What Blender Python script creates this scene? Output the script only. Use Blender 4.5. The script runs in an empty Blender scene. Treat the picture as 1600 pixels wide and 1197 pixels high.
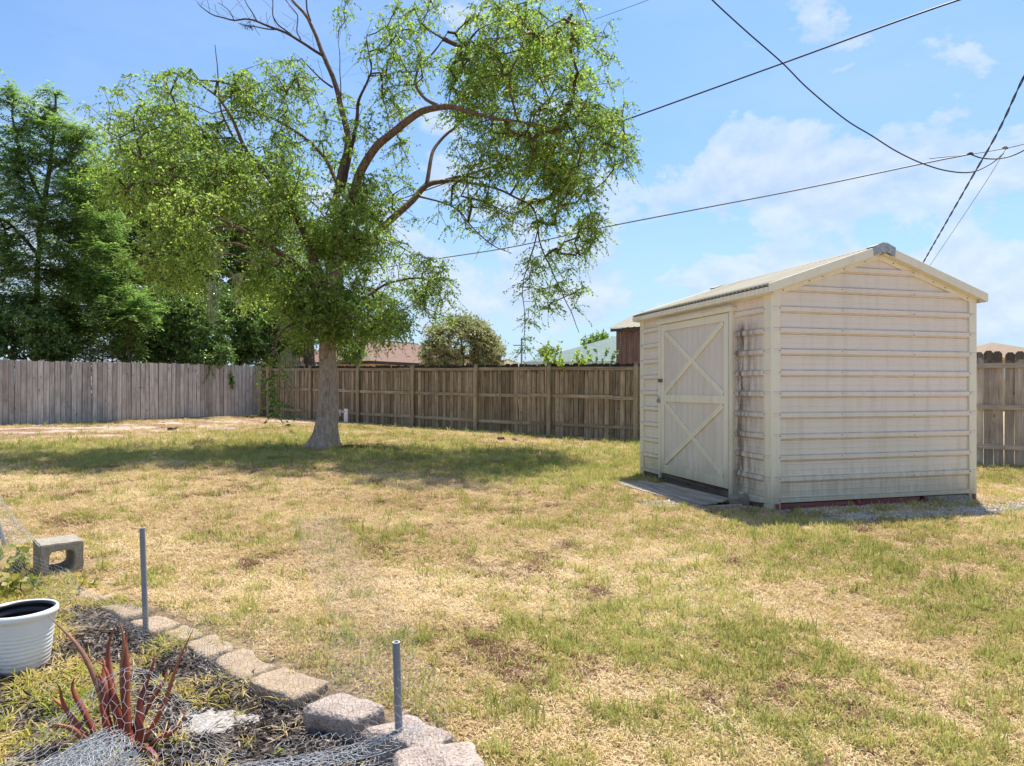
import bpy, bmesh, math, random
import numpy as np
from mathutils import Vector, Matrix, Euler
R = math.radians
rng = np.random.default_rng(7)
random.seed(7)
scene = bpy.context.scene
COL = scene.collection

# ------------------------------------------------------------------ camera
F = 1067.0; H = 1.3; HOR = 607.0
cam_d = bpy.data.cameras.new('camera'); cam = bpy.data.objects.new('camera', cam_d); COL.objects.link(cam)
cam_d.sensor_width = 36; cam_d.lens = 36 * F / 1600; cam_d.shift_y = (HOR - 598.5) / 1600
cam_d.clip_start = 0.05; cam_d.clip_end = 3000
cam.location = (0, 0, H); cam.rotation_euler = (R(90), 0, 0)
scene.camera = cam

def at(px, py, Y):
    """point seen at a pixel of the 1600 wide photograph, Y metres away"""
    return np.array(((px - 800) / F * Y, Y, H - (py - HOR) / F * Y))

# ------------------------------------------------------------------ node helpers
class NT:
    def __init__(s, tree): s.t = tree; s.n = tree.nodes; s.l = tree.links
    def new(s, typ, **kw):
        n = s.n.new(typ)
        for k, v in kw.items():
            if k.startswith('i_'):
                key = k[2:]; key = int(key) if key.isdigit() else key
                sock = n.inputs[key]
                if isinstance(v, bpy.types.NodeSocket): s.l.new(v, sock)
                else: sock.default_value = v
            else: setattr(n, k, v)
        return n
    def link(s, a, b): s.l.new(a, b)
    def math(s, op, a, b=None, c=None, clamp=False):
        n = s.n.new('ShaderNodeMath'); n.operation = op; n.use_clamp = clamp
        for i, v in enumerate((a, b, c)):
            if v is None: continue
            if isinstance(v, bpy.types.NodeSocket): s.l.new(v, n.inputs[i])
            else: n.inputs[i].default_value = v
        return n.outputs[0]
    def mix(s, f, a, b, mode='MIX'):
        n = s.n.new('ShaderNodeMix'); n.data_type = 'RGBA'; n.blend_type = mode; n.clamp_factor = True
        for sock, v in ((n.inputs[0], f), (n.inputs[6], a), (n.inputs[7], b)):
            if isinstance(v, bpy.types.NodeSocket): s.l.new(v, sock)
            else: sock.default_value = v if not isinstance(v, tuple) else (*v[:3], 1)
        return n.outputs[2]
    def noise(s, vec, scale, detail=4, rough=.55, out=0, dist=0):
        n = s.n.new('ShaderNodeTexNoise'); n.inputs['Scale'].default_value = scale
        n.inputs['Detail'].default_value = detail; n.inputs['Roughness'].default_value = rough; n.inputs['Distortion'].default_value = dist
        if vec is not None: s.l.new(vec, n.inputs['Vector'])
        return n.outputs[out]
    def ramp(s, fac, stops):
        n = s.n.new('ShaderNodeValToRGB'); e = n.color_ramp.elements
        while len(e) < len(stops): e.new(.5)
        for i, (p, c) in enumerate(stops):
            e[i].position = p; e[i].color = (c, c, c, 1) if not isinstance(c, tuple) else (*c[:3], 1)
        s.l.new(fac, n.inputs[0]); return n.outputs[0]
    def mapping(s, vec, scale=(1, 1, 1), loc=(0, 0, 0)):
        n = s.n.new('ShaderNodeMapping'); n.inputs['Scale'].default_value = scale; n.inputs['Location'].default_value = loc
        s.l.new(vec, n.inputs['Vector']); return n.outputs[0]

# ------------------------------------------------------------------ sky and sun
SUN_EL = R(67); SUN_H = np.array((.47, .883)); SUN_H = SUN_H / np.linalg.norm(SUN_H)
world = bpy.data.worlds.new('World'); scene.world = world; world.use_nodes = True
w = NT(world.node_tree); w.n.clear()
sky = w.new('ShaderNodeTexSky', sky_type='NISHITA', sun_disc=False, sun_elevation=SUN_EL,
            sun_rotation=math.atan2(SUN_H[0], SUN_H[1]), air_density=1.0, dust_density=1.3, ozone_density=1.6)
tc = w.new('ShaderNodeTexCoord'); D = tc.outputs['Generated']
sep = w.new('ShaderNodeSeparateXYZ'); w.link(D, sep.inputs[0])
el = w.math('MAXIMUM', sep.outputs[2], 0.0)
# clouds: cumulus banks low in the sky, thin veils higher up; az / el are angles of the view direction
az = w.math('ARCTAN2', sep.outputs[0], sep.outputs[1]); ela = w.math('ARCSINE', sep.outputs[2])
def skyvec(du=0.0, dv=0.0, su=1.0, sv=1.6):
    # a seamless direction vector, squeezed vertically so that clouds lie flat
    c = w.new('ShaderNodeCombineXYZ'); w.link(sep.outputs[0], c.inputs[0]); w.link(sep.outputs[1], c.inputs[1]); w.link(w.math('MULTIPLY', w.math('ADD', sep.outputs[2], dv), sv), c.inputs[2]); return w.mapping(c.outputs[0], (1, 1, 1), (4.3 + du, 2.1, 1.35))
def blob(a0, e0, sa, se, amp):
    dx = w.math('DIVIDE', w.math('SUBTRACT', az, a0), sa); dy = w.math('DIVIDE', w.math('SUBTRACT', ela, e0), se)
    q = w.math('ADD', w.math('MULTIPLY', dx, dx), w.math('MULTIPLY', dy, dy)); return w.math('MULTIPLY', w.math('EXPONENT', w.math('MULTIPLY', q, -1.0)), amp)
n1 = w.noise(skyvec(), 5.0, 10, .58, dist=.15); n1u = w.noise(skyvec(0, .02), 5.0, 10, .58, dist=.15)
n2 = w.noise(skyvec(3, 0, 1, 3.2), 2.1, 7, .62)
band = w.ramp(el, [(0.0, .05), (.12, .10), (.24, .04), (.34, -.05), (.5, -.07), (.8, -.04)])
cov = w.math('ADD', n1, band)
for bl in ((.36, .30, .085, .055, .17), (.42, .25, .16, .045, .12), (.58, .27, .20, .055, .13), (.17, .29, .05, .035, .12), (.30, .15, .20, .05, .10), (.62, .13, .2, .05, .10), (-.05, .13, .25, .07, .10), (.22, .24, .04, .03, .10)): cov = w.math('ADD', cov, blob(*bl))
cumf = w.ramp(cov, [(.565, 0.0), (.60, .70), (.70, 1.0)])
veil = w.ramp(n2, [(.44, 0.0), (.74, .75)])
bg_sky = w.mix(1.0, sky.outputs[0], (.26, .40, .54), 'MULTIPLY')
shade = w.math('ADD', .62, w.math('MULTIPLY', w.math('SUBTRACT', n1, n1u), 5.0), clamp=True)
cc = w.mix(shade, (1.40, 1.78, 2.30), (2.15, 2.38, 2.75))
haze = w.ramp(el, [(0.0, .85), (.12, .60), (.30, .24), (.55, .10)])
c1 = w.mix(haze, bg_sky, (1.75, 2.25, 2.66))
c2 = w.mix(w.math('MULTIPLY', veil, .5), c1, (1.55, 1.98, 2.55))
c3 = w.mix(w.math('MULTIPLY', cumf, .78), c2, cc)
bg = w.new('ShaderNodeBackground'); w.link(c3, bg.inputs[0]); bg.inputs[1].default_value = 0.128
wo = w.new('ShaderNodeOutputWorld'); w.link(bg.outputs[0], wo.inputs[0])
world.cycles.sampling_method = 'AUTOMATIC' if hasattr(world, 'cycles') else None

sl = bpy.data.lights.new('sun', 'SUN'); sl.energy = 2.7; sl.angle = R(0.6); sl.color = (1.0, .955, .88)
so = bpy.data.objects.new('sun', sl); COL.objects.link(so)
sd = Vector((SUN_H[0] * math.cos(SUN_EL), SUN_H[1] * math.cos(SUN_EL), math.sin(SUN_EL)))
so.rotation_euler = sd.to_track_quat('Z', 'Y').to_euler(); so.location = sd * 60

scene.view_settings.view_transform = 'Standard'; scene.view_settings.look = 'None'
scene.view_settings.exposure = 1.58; scene.view_settings.gamma = 1; scene.view_settings.use_curve_mapping = False
scene.cycles.max_bounces = 8; scene.cycles.diffuse_bounces = 5; scene.cycles.transmission_bounces = 4
scene.cycles.use_denoising = True

# ------------------------------------------------------------------ mesh helpers
def mesh_obj(name, V, Fc, mat=None, parent=None, smooth=False, kind=None, attrs=None, loc=None):
    me = bpy.data.meshes.new(name)
    V = np.asarray(V, dtype=np.float32)
    if isinstance(Fc, np.ndarray) and Fc.ndim == 2:
        nf, k = Fc.shape
        me.vertices.add(len(V)); me.vertices.foreach_set('co', V.ravel())
        me.loops.add(nf * k); me.loops.foreach_set('vertex_index', Fc.astype(np.int32).ravel())
        me.polygons.add(nf); me.polygons.foreach_set('loop_start', np.arange(nf, dtype=np.int32) * k)
        try: me.polygons.foreach_set('loop_total', np.full(nf, k, np.int32))
        except Exception: pass
        me.update(calc_edges=True); me.validate()
    else:
        me.from_pydata([tuple(map(float, v)) for v in V], [], Fc); me.update()
    if smooth:
        me.polygons.foreach_set('use_smooth', [True] * len(me.polygons))
    if attrs:
        for an, arr in attrs.items():
            a = me.attributes.new(an, 'FLOAT', 'POINT'); a.data.foreach_set('value', np.asarray(arr, np.float32).ravel())
    if mat: me.materials.append(mat)
    o = bpy.data.objects.new(name, me); COL.objects.link(o)
    if parent: o.parent = parent
    if kind: o['kind'] = kind
    if loc is not None: o.location = loc
    return o

class MB:
    def __init__(s): s.v = []; s.f = []
    def add(s, V, Fc):
        b = len(s.v); s.v += [tuple(float(c) for c in v) for v in V]; s.f += [tuple(i + b for i in f) for f in Fc]; return s
    def box(s, a, b, M=None):
        x0, y0, z0 = a; x1, y1, z1 = b
        V = [(x0,y0,z0),(x1,y0,z0),(x1,y1,z0),(x0,y1,z0),(x0,y0,z1),(x1,y0,z1),(x1,y1,z1),(x0,y1,z1)]
        if M is not None: V = [tuple(M @ Vector(v)) for v in V]
        return s.add(V, [(3,2,1,0),(4,5,6,7),(0,1,5,4),(1,2,6,5),(2,3,7,6),(3,0,4,7)])
    def prism(s, poly, y0, y1, M=None):
        """poly in x,z extruded along y"""
        n = len(poly); V = [(x, y0, z) for x, z in poly] + [(x, y1, z) for x, z in poly]
        if M is not None: V = [tuple(M @ Vector(v)) for v in V]
        return s.add(V, [tuple(range(n)), tuple(range(2*n-1, n-1, -1))] + [(i, i+n, (i+1) % n + n, (i+1) % n) for i in range(n)])
    def tube(s, pts, rad, n=8, cap=True):
        V, Fc = tube_np(np.array(pts, float), rad, n)
        Fl = [tuple(f) for f in Fc]
        if cap:
            m = len(pts); Fl += [tuple(range(n-1, -1, -1)), tuple((m-1)*n + i for i in range(n))]
        return s.add(V, Fl)
    def build(s, name, mat=None, parent=None, smooth=False, bevel=0, kind=None, loc=None, seg=1):
        o = mesh_obj(name, s.v, s.f, mat, parent, smooth, kind, loc=loc)
        if bevel:
            bm = bmesh.new(); bm.from_mesh(o.data)
            bmesh.ops.bevel(bm, geom=list(bm.edges), offset=bevel, segments=seg, affect='EDGES', clamp_overlap=True)
            bm.to_mesh(o.data); bm.free()
        return o

def tube_np(P, rad, n=6):
    P = np.asarray(P, float); m = len(P); rad = np.full(m, rad) if np.isscalar(rad) else np.asarray(rad, float)
    T = np.gradient(P, axis=0); T /= np.linalg.norm(T, axis=1)[:, None] + 1e-9
    V = np.zeros((m, n, 3)); ref = np.array((0.0, 0.0, 1.0)) if abs(T[0][2]) < .9 else np.array((1.0, 0, 0))
    a = np.cross(T[0], ref); a /= np.linalg.norm(a)
    ang = np.arange(n) / n * 2 * np.pi
    for i in range(m):
        a = a - T[i] * a.dot(T[i]); a /= np.linalg.norm(a) + 1e-9; b = np.cross(T[i], a)
        V[i] = P[i] + rad[i] * (np.cos(ang)[:, None] * a + np.sin(ang)[:, None] * b)
    idx = np.arange(m * n).reshape(m, n)
    A = idx[:-1]; B = idx[1:]
    Fc = np.stack([A, np.roll(A, -1, 1), np.roll(B, -1, 1), B], -1).reshape(-1, 4)
    return V.reshape(-1, 3), Fc

def thing(name, label, cat, loc=(0, 0, 0), rotz=0, group=None):
    o = bpy.data.objects.new(name, None); COL.objects.link(o); o.location = [float(c) for c in loc]; o.rotation_euler = (0, 0, rotz)
    o.empty_display_size = .2; tag(o, label, cat, group); return o
def tag(o, label, cat, group=None):
    o['label'] = label; o['category'] = cat
    if group: o['group'] = group
    return o
def link_copy(src, parent, loc, rot=(0, 0, 0), scl=(1, 1, 1)):
    c = src.copy(); COL.objects.link(c); c.parent = parent; c.location = [float(q) for q in loc]; c.rotation_euler = rot; c.scale = scl; return c

# value noise in numpy, shared by the ground and what grows on it
_lat = np.random.default_rng(11).random((256, 256))
def vnoise(x, y, s, off=0):
    x = np.asarray(x, float) * s + 37.7 + off; y = np.asarray(y, float) * s + 91.3 + off * 1.7
    xi = np.floor(x).astype(int); yi = np.floor(y).astype(int); fx = x - xi; fy = y - yi
    fx = fx * fx * (3 - 2 * fx); fy = fy * fy * (3 - 2 * fy)
    g = lambda a, b: _lat[a & 255, b & 255]
    return (g(xi, yi) * (1-fx) + g(xi+1, yi) * fx) * (1-fy) + (g(xi, yi+1) * (1-fx) + g(xi+1, yi+1) * fx) * fy
def fbm(x, y, s, oct=4, off=0):
    t = 0; a = .5; n = 0
    for k in range(oct): t = t + a * vnoise(x, y, s * 2 ** k, off + 13.1 * k); n += a; a *= .5
    return t / n
def bump(x, y, cx, cy, sx, sy, rot=0):
    c, s_ = math.cos(rot), math.sin(rot); dx = x - cx; dy = y - cy
    return np.exp(-(((dx * c + dy * s_) / sx) ** 2 + ((-dx * s_ + dy * c) / sy) ** 2))

# ------------------------------------------------------------------ geometry of the yard
SHED0 = np.array((2.778, 7.30)); SA = np.array((.9644, .2645)); SB = np.array((-.2645, .9644)); SW, SL = 2.744, 3.10
def shed_uv(x, y):
    dx = x - SHED0[0]; dy = y - SHED0[1]; return dx * SA[0] + dy * SA[1], dx * SB[0] + dy * SB[1]
STONE_LINE = [(-3.05, 4.62), (-2.60, 4.25), (-2.1, 3.86), (-1.7, 3.56), (-1.27, 3.25), (-.98, 3.02), (-.70, 2.79), (-.42, 2.58), (-.26, 2.32), (-.1, 1.9), (0.05, 1.2)]
def line_x(y):   # x of the stone edging at a given y
    ys = [p[1] for p in STONE_LINE][::-1]; xs = [p[0] for p in STONE_LINE][::-1]
    return np.interp(y, ys, xs)
def in_bed(x, y):   # >0 inside the planting bed
    far = 4.75 + 0.1 * (x + 3)
    return np.minimum((line_x(y) - x), (far - y) * .8)
def gz(x, y):
    x = np.asarray(x, float); y = np.asarray(y, float)
    base = .006 * y - .013 * x
    base = np.where(y > 60, .36 - .013 * x, base); base = np.clip(base, -.5, .5)
    z = base + .05 * (fbm(x, y, .35, 3) - .5) * np.clip((y - 2) / 6, 0, 1) + .012 * (fbm(x, y, 2.3, 3, 5) - .5)
    u, v = shed_uv(x, y)
    d = np.maximum(np.maximum(-u, u - SW), np.maximum(-v, v - SL)); k = np.exp(-np.clip(d, 0, 9) ** 2 / .5)
    z = z * (1 - k) + (-.012 + .008 * fbm(x, y, 3, 2)) * k
    z = z - .025 * np.clip(in_bed(x, y) / .12, 0, 1) * (np.abs(x) < 8)
    return z

# ------------------------------------------------------------------ lawn masks
def m_bare(x, y):
    n = fbm(x, y, 1.4, 4, 3)
    b = 1.0 * bump(x, y, -11.6, 17.3, 2.4, 1.0, .62) + .9 * bump(x, y, -10.2, 15.6, 2.2, .5, .2)
    b = b + .8 * bump(x, y, -8.6, 21.6, 2.4, 1.0, .7)
    b = b + .9 * bump(x, y, 5.3, 7.35, 1.2, .35, .27) + .8 * bump(x, y, 4.0, 6.95, 1.7, .32, .27) + .7 * bump(x, y, 1.5, 7.6, .7, .6) + .55 * bump(x, y, 5.0, 5.2, .8, .35)
    b = b + .8 * bump(x, y, -2.35, 5.35, .35, .06, 0)
    ln = (x + 9.33) * .802 + (y - 25.2) * -.597; b = b + .95 * np.clip(((x + 9.9) * -.81 + (y - 13.2) * .586) / 1.3, 0, 1) * (ln > -1)
    # strip along the foot of the back fence
    fx = 2.943; fy = 16.1; dn = (x - fx) * -.597 + (y - fy) * -.802
    b = b + .9 * np.exp(-(dn / .45) ** 2)
    b = b + .7 * bump(x, y, -3.75, 12.9, .5, .3)
    us, vs = shed_uv(x, y); b = b + .9 * np.exp(-(np.maximum(np.maximum(-us, us - SW), np.maximum(-vs, vs - SL)) / .16) ** 2)
    return np.clip(b * 1.1 - .55 + (n - .5) * 1.3, 0, 1)
def m_green(x, y):
    g = fbm(x, y, .55, 5, 8) * .6 + fbm(x, y, 2.2, 3, 20) * .4 - .50
    g = g * 2.6
    g = g + 1.0 * bump(x, y, -5.2, 13.0, 5.8, 2.2, .05) + .75 * bump(x, y, -.3, 13.0, 3.2, 1.2, .1) + .55 * bump(x, y, 1.2, 10.2, 2.0, 2.4)
    g = g + .55 * bump(x, y, -.6, 10.1, 1.2, .6) + .36 * bump(x, y, 3.6, 4.2, 2.4, 2.6) + .2 * bump(x, y, .9, 4.4, 1.2, 1.5) + .3 * bump(x, y, 6.8, 9.3, 2, 2)
    g = g - .62 * bump(x, y, -2.6, 7.3, 3.0, 2.2) - .35 * bump(x, y, -.9, 4.2, 1.0, 1.3) + .22 * bump(x, y, -.6, 3.0, .5, .2)
    g = g - .75 * np.clip(((x + 9.9) * -.81 + (y - 13.2) * .586) / 1.3, 0, 1)
    return np.clip(.19 + g * .85, 0, 1)
# ------------------------------------------------------------------ materials
def mat(name, fn, rough=.7, spec=.3, metal=0.0):
    m = bpy.data.materials.new(name); m.use_nodes = True; t = NT(m.node_tree); t.n.clear()
    b = t.new('ShaderNodeBsdfPrincipled'); b.inputs['Roughness'].default_value = rough; b.inputs['Specular IOR Level'].default_value = spec; b.inputs['Metallic'].default_value = metal
    o = t.new('ShaderNodeOutputMaterial'); t.link(b.outputs[0], o.inputs[0])
    r = fn(t, b, o)
    if r is not None:
        if isinstance(r, tuple) and not isinstance(r[0], bpy.types.NodeSocket): b.inputs['Base Color'].default_value = (*r[:3], 1)
        else: t.link(r, b.inputs['Base Color'])
    return m
def bumpn(t, b, h, strength=.3, dist=.01):
    n = t.new('ShaderNodeBump'); n.inputs['Strength'].default_value = strength; n.inputs['Distance'].default_value = dist
    t.link(h, n.inputs['Height']); t.link(n.outputs[0], b.inputs['Normal'])
def objc(t): return t.new('ShaderNodeTexCoord').outputs['Object']

def wood_fn(c_lo, c_hi, c_dark, top_dark=0.0, zt=1.75, green=0.0, axis='z', lum_var=.35, edge=0):
    def fn(t, b, o):
        P = objc(t); oi = t.new('ShaderNodeObjectInfo'); rnd = oi.outputs['Random']
        off = t.new('ShaderNodeVectorMath', operation='SCALE'); off.inputs[0].default_value = (37, 19, 53); t.link(rnd, off.inputs['Scale'])
        ad = t.new('ShaderNodeVectorMath', operation='ADD'); t.link(P, ad.inputs[0]); t.link(off.outputs[0], ad.inputs[1]); V = ad.outputs[0]
        sc = {'z': (26, 26, 1.1), 'x': (1.1, 26, 26), 'y': (26, 1.1, 26)}[axis]
        g = t.noise(t.mapping(V, sc), 1.0, 6, .62, dist=.6)
        sc2 = {'z': (90, 90, 2.5), 'x': (2.5, 90, 90), 'y': (90, 2.5, 90)}[axis]
        g2 = t.noise(t.mapping(V, sc2), 1.0, 3, .6)
        blotch = t.noise(V, 2.3, 4, .6)
        col = t.mix(t.ramp(g, [(.34, 0.0), (.66, 1.0)]), c_lo, c_hi)
        col = t.mix(t.math('MULTIPLY', t.ramp(g2, [(.52, 0.0), (.68, 1.0)]), .65), col, c_dark)
        kn = t.new('ShaderNodeTexVoronoi'); kn.inputs['Scale'].default_value = 1.0; t.link(t.mapping(V, {'z': (7, 7, 3.2), 'x': (3.2, 7, 7), 'y': (7, 3.2, 7)}[axis]), kn.inputs['Vector'])
        kf = t.ramp(kn.outputs['Distance'], [(.07, 1.0), (.15, 0.0)])
        col = t.mix(t.math('MULTIPLY', kf, .75), col, c_dark)
        col = t.mix(t.ramp(blotch, [(.45, 0.0), (.75, .45)]), col, c_dark)
        v = t.math('ADD', t.math('MULTIPLY', rnd, lum_var * 2), 1 - lum_var)
        cv = t.new('ShaderNodeVectorMath', operation='SCALE'); t.link(col, cv.inputs[0]); t.link(v, cv.inputs['Scale']); col = cv.outputs[0]
        if edge:   # dark edge band, painted shade of the gaps between boards
            sx = t.new('ShaderNodeSeparateXYZ'); t.link(P, sx.inputs[0]); er = t.new('ShaderNodeMapRange'); t.link(t.math('ADD', t.math('ABSOLUTE', sx.outputs[0]), t.math('MULTIPLY', t.math('SUBTRACT', g, .5), .03)), er.inputs[0]); er.inputs[1].default_value = edge - .018; er.inputs[2].default_value = edge - .004
            col = t.mix(t.math('MULTIPLY', er.outputs[0], .8), col, tuple(q * .55 for q in c_dark))
        if green:
            col = t.mix(t.math('MULTIPLY', t.ramp(t.noise(V, 1.3, 3), [(.5, 0.0), (.7, 1.0)]), green), col, (.16, .15, .06))
        if top_dark:   # mildew that creeps down from the weathered board ends
            s = t.new('ShaderNodeSeparateXYZ'); t.link(P, s.inputs[0])
            zz = t.math('ADD', s.outputs[2], t.math('MULTIPLY', t.math('SUBTRACT', t.noise(V, 9, 3), .5), .35))
            mr = t.new('ShaderNodeMapRange'); t.link(zz, mr.inputs[0]); mr.inputs[1].default_value = zt - .12; mr.inputs[2].default_value = zt
            col = t.mix(t.math('MULTIPLY', mr.outputs[0], top_dark), col, (.028, .024, .02))
        bumpn(t, b, g, .5, .006)
        return col
    return fn
M_WGREY = mat('grey_weathered_wood', wood_fn((.37, .33, .295), (.66, .59, .53), (.17, .14, .12), lum_var=.26, edge=.075), .85, .15)
M_WBROWN = mat('brown_weathered_wood', wood_fn((.22, .165, .115), (.46, .365, .26), (.07, .05, .038), .93, 1.76, .25, lum_var=.42, edge=.075), .88, .12)
M_WBROWN_RAIL = mat('brown_weathered_rail', wood_fn((.27, .21, .15), (.50, .41, .30), (.10, .075, .055), 0, 0, .35, 'x', .2), .88, .12)
M_WPOST = mat('brown_weathered_post', wood_fn((.34, .265, .17), (.54, .44, .30), (.14, .105, .07), .5, 1.85, .25, 'z', .15), .88, .12)
M_WLIGHT = mat('light_weathered_wood', wood_fn((.36, .29, .225), (.60, .50, .40), (.17, .13, .10), .75, 1.87, .1, lum_var=.25), .85, .15)
M_WLIGHT_RAIL = mat('light_weathered_rail', wood_fn((.42, .33, .25), (.62, .52, .41), (.2, .16, .12), 0, 0, 0, 'x', .1), .85, .15)
M_PAD = mat('grey_pad_wood', wood_fn((.22, .18, .15), (.46, .38, .31), (.07, .055, .045), 0, 0, .2, 'y', .3), .9, .1)
M_REDBOARD = mat('faded_red_painted_wood', wood_fn((.20, .05, .045), (.34, .10, .085), (.16, .12, .10), 0, 0, 0, 'x', .2), .75, .2)
M_DARKBOARD = mat('rotten_dark_wood', wood_fn((.07, .05, .04), (.20, .15, .12), (.03, .022, .018), 0, 0, .1, 'y', .2), .9, .1)
M_REDSHED = mat('red_brown_board_siding', wood_fn((.19, .11, .09), (.34, .22, .18), (.10, .06, .05), 0, 0, 0, 'z', .15), .85, .15)

def shed_paint(base, base2, stain, ribs=False):
    def fn(t, b, o):
        P = objc(t); s = t.new('ShaderNodeSeparateXYZ'); t.link(P, s.inputs[0]); x, y, z = s.outputs
        st = t.noise(t.mapping(P, (9, 9, .7)), 1.0, 5, .65)
        big = t.noise(P, 1.1, 5, .6)
        col = t.mix(t.ramp(big, [(.35, 0.0), (.68, 1.0)]), base, base2)
        col = t.mix(t.math('MULTIPLY', t.ramp(st, [(.50, 0.0), (.74, 1.0)]), .38), col, stain)
        # algae growing up from the base
        low = t.new('ShaderNodeMapRange'); t.link(t.math('ADD', z, t.math('MULTIPLY', t.math('SUBTRACT', st, .5), -1.3)), low.inputs[0])
        low.inputs[1].default_value = 1.35; low.inputs[2].default_value = .05
        col = t.mix(t.math('MULTIPLY', low.outputs[0], .45), col, (.60, .55, .36))
        # black grime beside the door, on the door wall only
        fine = t.noise(t.mapping(P, (16, 16, 2.2)), 1.0, 7, .72)
        gr = t.ramp(y, [(.0, 0.0), (.05, .18), (.155, .42), (.19, .98), (.235, .8), (.245, 0.0)]) if False else None
        mr = t.new('ShaderNodeMapRange'); t.link(t.math('ABSOLUTE', t.math('SUBTRACT', y, .575)), mr.inputs[0]); mr.inputs[1].default_value = .085; mr.inputs[2].default_value = .045
        mr2 = t.new('ShaderNodeMapRange'); t.link(t.math('ABSOLUTE', t.math('SUBTRACT', y, .42)), mr2.inputs[0]); mr2.inputs[1].default_value = .36; mr2.inputs[2].default_value = .0
        zc = t.new('ShaderNodeMapRange'); t.link(z, zc.inputs[0]); zc.inputs[1].default_value = 2.12; zc.inputs[2].default_value = 1.95
        f = t.math('ADD', t.math('MULTIPLY', mr.outputs[0], .85), t.math('MULTIPLY', mr2.outputs[0], .75))
        f = t.math('MULTIPLY', t.math('MULTIPLY', f, zc.outputs[0]), t.ramp(fine, [(.32, .0), (.60, 1.0)]))
        onw = t.math('LESS_THAN', x, .03); f = t.math('MULTIPLY', f, onw)
        col = t.mix(f, col, (.17, .135, .11))
        grime = t.ramp(t.noise(t.mapping(P, (22, 22, 9)), 1.0, 6, .8), [(.62, 0.0), (.72, 1.0)])
        col = t.mix(t.math('MULTIPLY', grime, .3), col, (.25, .21, .16))
        sp = t.new('ShaderNodeMapRange'); t.link(t.math('ADD', z, t.math('MULTIPLY', t.math('SUBTRACT', fine, .5), -1.0)), sp.inputs[0]); sp.inputs[1].default_value = .42; sp.inputs[2].default_value = .10
        col = t.mix(t.math('MULTIPLY', sp.outputs[0], .5), col, (.34, .28, .17))
        if ribs:   # brown dirt plus painted crease shade that gives every rib contrast
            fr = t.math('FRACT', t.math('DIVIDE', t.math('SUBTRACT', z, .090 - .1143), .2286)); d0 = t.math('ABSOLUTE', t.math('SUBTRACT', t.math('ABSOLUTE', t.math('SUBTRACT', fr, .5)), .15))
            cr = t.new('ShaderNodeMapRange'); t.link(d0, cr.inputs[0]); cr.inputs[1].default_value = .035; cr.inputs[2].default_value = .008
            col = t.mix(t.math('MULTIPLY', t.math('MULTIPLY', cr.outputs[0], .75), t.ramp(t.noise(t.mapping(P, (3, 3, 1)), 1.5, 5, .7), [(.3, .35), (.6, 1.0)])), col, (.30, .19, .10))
        bumpn(t, b, t.noise(P, 60, 3), .08, .003)
        return col
    return fn
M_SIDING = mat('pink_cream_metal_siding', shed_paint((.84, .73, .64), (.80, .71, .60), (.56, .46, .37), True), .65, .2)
M_TRIM = mat('cream_metal_trim', shed_paint((.86, .79, .63), (.82, .75, .59), (.60, .52, .38)), .5, .35)
M_DOOR = mat('door_panel_metal', shed_paint((.78, .69, .62), (.72, .65, .57), (.54, .46, .38)), .5, .35)
M_ROOFM = mat('cream_corrugated_roof', shed_paint((.36, .325, .255), (.31, .28, .215), (.20, .175, .12)), .85, .1)
def galv(t, b, o):
    P = objc(t); v = t.new('ShaderNodeTexVoronoi'); v.inputs['Scale'].default_value = 45; t.link(P, v.inputs['Vector'])
    return t.mix(t.ramp(t.noise(P, 14, 4), [(.4, 0.0), (.65, 1.0)]), t.mix(.5, (.42, .43, .46), v.outputs['Color'], 'SOFT_LIGHT'), (.30, .28, .27))
M_GALV = mat('galvanised_metal', galv, .45, .5, .6)
M_SCREW = mat('rusty_screw', lambda t, b, o: (.045, .035, .028), .6, .3)
M_RUST = mat('rusty_latch', lambda t, b, o: t.mix(t.noise(objc(t), 40, 4), (.10, .04, .025), (.3, .25, .22)), .7, .3, .3)

def leafmat(name, cols, trans=.45, rough=.5, tipvar=.5):
    m = bpy.data.materials.new(name); m.use_nodes = True; t = NT(m.node_tree); t.n.clear()
    g = t.new('ShaderNodeNewGeometry'); r = g.outputs['Random Per Island']
    n = len(cols); st = [(i / (n - 1), cols[i]) for i in range(n)]
    col = t.ramp(r, st)
    P = objc(t); big = t.noise(P, .8, 3)
    hs = t.new('ShaderNodeHueSaturation'); t.link(col, hs.inputs['Color']); t.link(t.math('ADD', .65, t.math('MULTIPLY', big, .7)), hs.inputs['Value']); col = hs.outputs[0]
    b = t.new('ShaderNodeBsdfPrincipled'); t.link(col, b.inputs['Base Color']); b.inputs['Roughness'].default_value = rough; b.inputs['Specular IOR Level'].default_value = .3
    tr = t.new('ShaderNodeBsdfTranslucent'); tc_ = t.mix(1.0, col, (1.42, 1.5, .85), 'MULTIPLY'); t.link(tc_, tr.inputs[0])
    mx = t.new('ShaderNodeMixShader'); mx.inputs[0].default_value = trans; t.link(b.outputs[0], mx.inputs[1]); t.link(tr.outputs[0], mx.inputs[2])
    o = t.new('ShaderNodeOutputMaterial'); t.link(mx.outputs[0], o.inputs[0]); return m
L_MAIN = leafmat('elm_leaves', [(.10, .165, .045), (.16, .25, .06), (.21, .32, .075), (.28, .39, .10), (.40, .43, .13)], .55)
L_BACKLIT = leafmat('backlit_elm_leaves', [(.20, .29, .07), (.30, .40, .10), (.42, .49, .15)], .55)  # brighter yellow-green copy of the elm leaves, backlight put into the colour
L_DARK = leafmat('dark_glossy_leaves', [(.06, .11, .035), (.10, .17, .05), (.15, .24, .07), (.26, .36, .15)], .35, .3)
L_OAK = leafmat('dark_oak_leaves', [(.08, .12, .04), (.13, .18, .055), (.18, .24, .075), (.28, .33, .12)], .45)
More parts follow.
